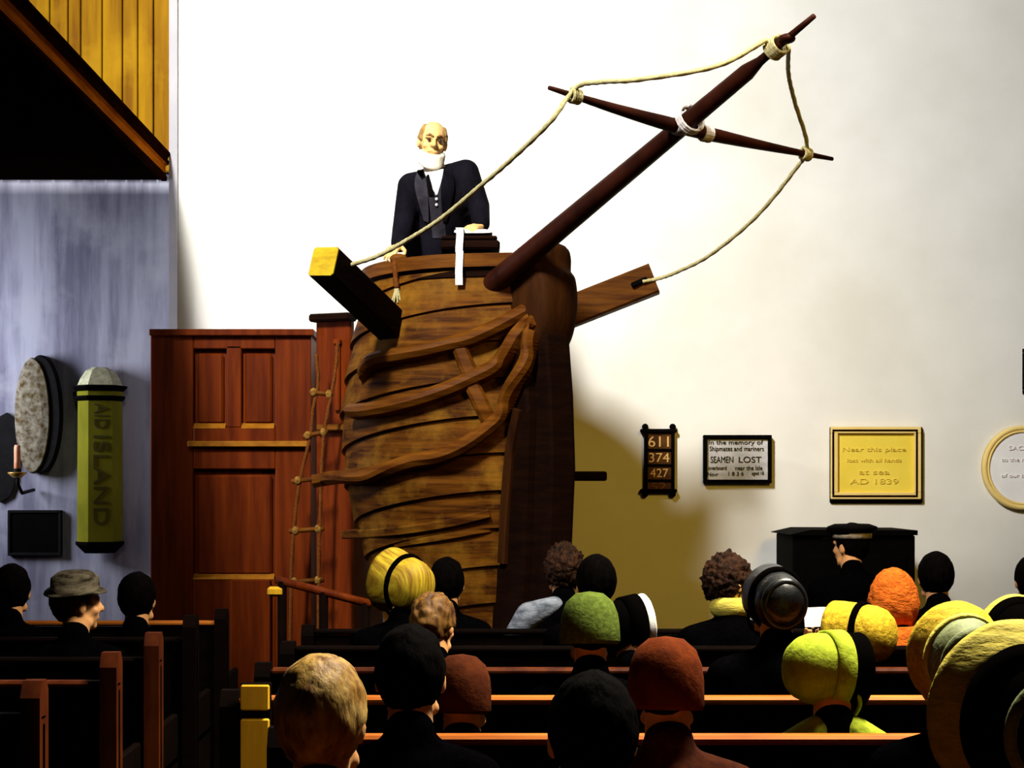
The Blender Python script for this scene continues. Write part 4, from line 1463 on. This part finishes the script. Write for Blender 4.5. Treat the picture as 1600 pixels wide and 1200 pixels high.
def strip(pl, pr_, n=8, mcols=4):
    """rows between a left and a right photo polyline"""
    A = bezier([V((a, b_, 0)) for a, b_ in pl], n)
    Bq = bezier([V((a, b_, 0)) for a, b_ in pr_], n)
    return [[((p + (q - p) * k / mcols).x, (p + (q - p) * k / mcols).y) for k in range(mcols + 1)] for p, q in zip(A, Bq)]


drape('waistcoat', strip([(662, 272), (668, 300), (672, 330), (676, 372)], [(694, 272), (693, 300), (694, 330), (697, 372)]), M['waistcoat'], .002, .004, pr)
drape('shirt_front', strip([(661, 264), (668, 280), (680, 302)], [(693, 264), (690, 280), (684, 302)]), M['linen'], .004, .006, pr)
drape('cravat', strip([(666, 274), (667, 290), (670, 306)], [(670, 272), (675, 290), (678, 306)]), M['black'], .010, .004, pr)
drape('lapel', strip([(652, 266), (648, 292), (662, 345)], [(661, 264), (668, 296), (670, 348)]), M['waistcoat'], .006, .008, pr)
drape('lapel', strip([(695, 264), (689, 296), (692, 348)], [(705, 262), (710, 292), (698, 345)]), M['preachercoat'], .006, .008, pr)
for py in (303, 311, 320):
    h, n = on(682, py, ct_)
    d = (EYE - h).normalized()
    MB().ell(h + d * .010, (.009, .006, .009), seg=10, rings=6).obj('button', M['linen'] if False else M['greystone'], pr, True)
# collar
MB().lathe([(.062, -.02), (.070, -.02), (.074, .03), (.066, .03)], tuple(neck + V((0, .005, -.005))), 28).obj('collar', M['linen'], pr, True)
for sgn, wr_, el_ in ((1, wrR, elR), (-1, wrL, elL)):
    d = (wr_ - el_).normalized()
    MB().tube([wr_ - d * .035, wr_ - d * .005], .040, 18).obj('cuff', M['linen'], pr, True)
# beard: under the chin from ear to ear
bb = MB()
q = HR.to_3x3()
for i in range(13):
    a = -1.25 + 2.5 * i / 12
    top_ = V((.066 * math.sin(a), .012 + .058 * math.cos(a), -.062 - .030 * math.cos(a)))
    bot_ = top_ + V((.004 * math.sin(a), .004, -.040 - .018 * math.cos(a)))
    bb.cap(TH @ top_, TH @ bot_, .019, .013, None, 10)
bb.remesh('beard', M['whitehair'], .006, pr, 2)
# side hair, bald crown
vs, fs = [], []
ns, nr = 64, 40
for i in range(nr + 1):
    th = PI * min(max(i / nr, .003), .997)
    for j in range(ns):
        a = 2 * PI * j / ns
        d = V((math.sin(th) * math.cos(a), math.sin(th) * math.sin(a), math.cos(th)))
        p = V((d.x * .086, d.y * .108, d.z * .106))
        qv = p + V((0, -.014, .020))
        f = max(0, min(1, (qv.y + .005) / .03)) * max(0, min(1, (.20 - qv.z) / .02)) * (1 if abs(qv.x) < .062 or qv.z < -.0 or qv.y > .045 else .0)
        f = max(f, max(0, min(1, (-.06 - qv.z) / .03)), max(0, min(1, (qv.z - .095) / .02)) * (1 if qv.y > -.05 else 0))
        nz = noise.noise(p * 40)
        g_ = (1 + .05 * nz) * (1 - f) + .8 * f
        vs.append(tuple(TH @ (V((0, -.014, .020)) + p * g_)))
for i in range(nr):
    for j in range(ns):
        kx = (j + 1) % ns
        fs.append((i * ns + j, i * ns + kx, (i + 1) * ns + kx, (i + 1) * ns + j))
MB().add(vs, fs).obj('hair', M['sandhair'], pr, True)
# sandy brows, darkened to stand for the brow shadow
for s in (-1, 1):
    MB().chain([TH @ V((s * .050, .076, .024)), TH @ V((s * .030, .092, .032)), TH @ V((s * .012, .096, .024))], [.004, .007, .005], None, 8).obj('eyebrow', M['sandhair'], pr, True)

for o in list(bpy.data.objects):
    if 'world_children' in o:
        del o['world_children']
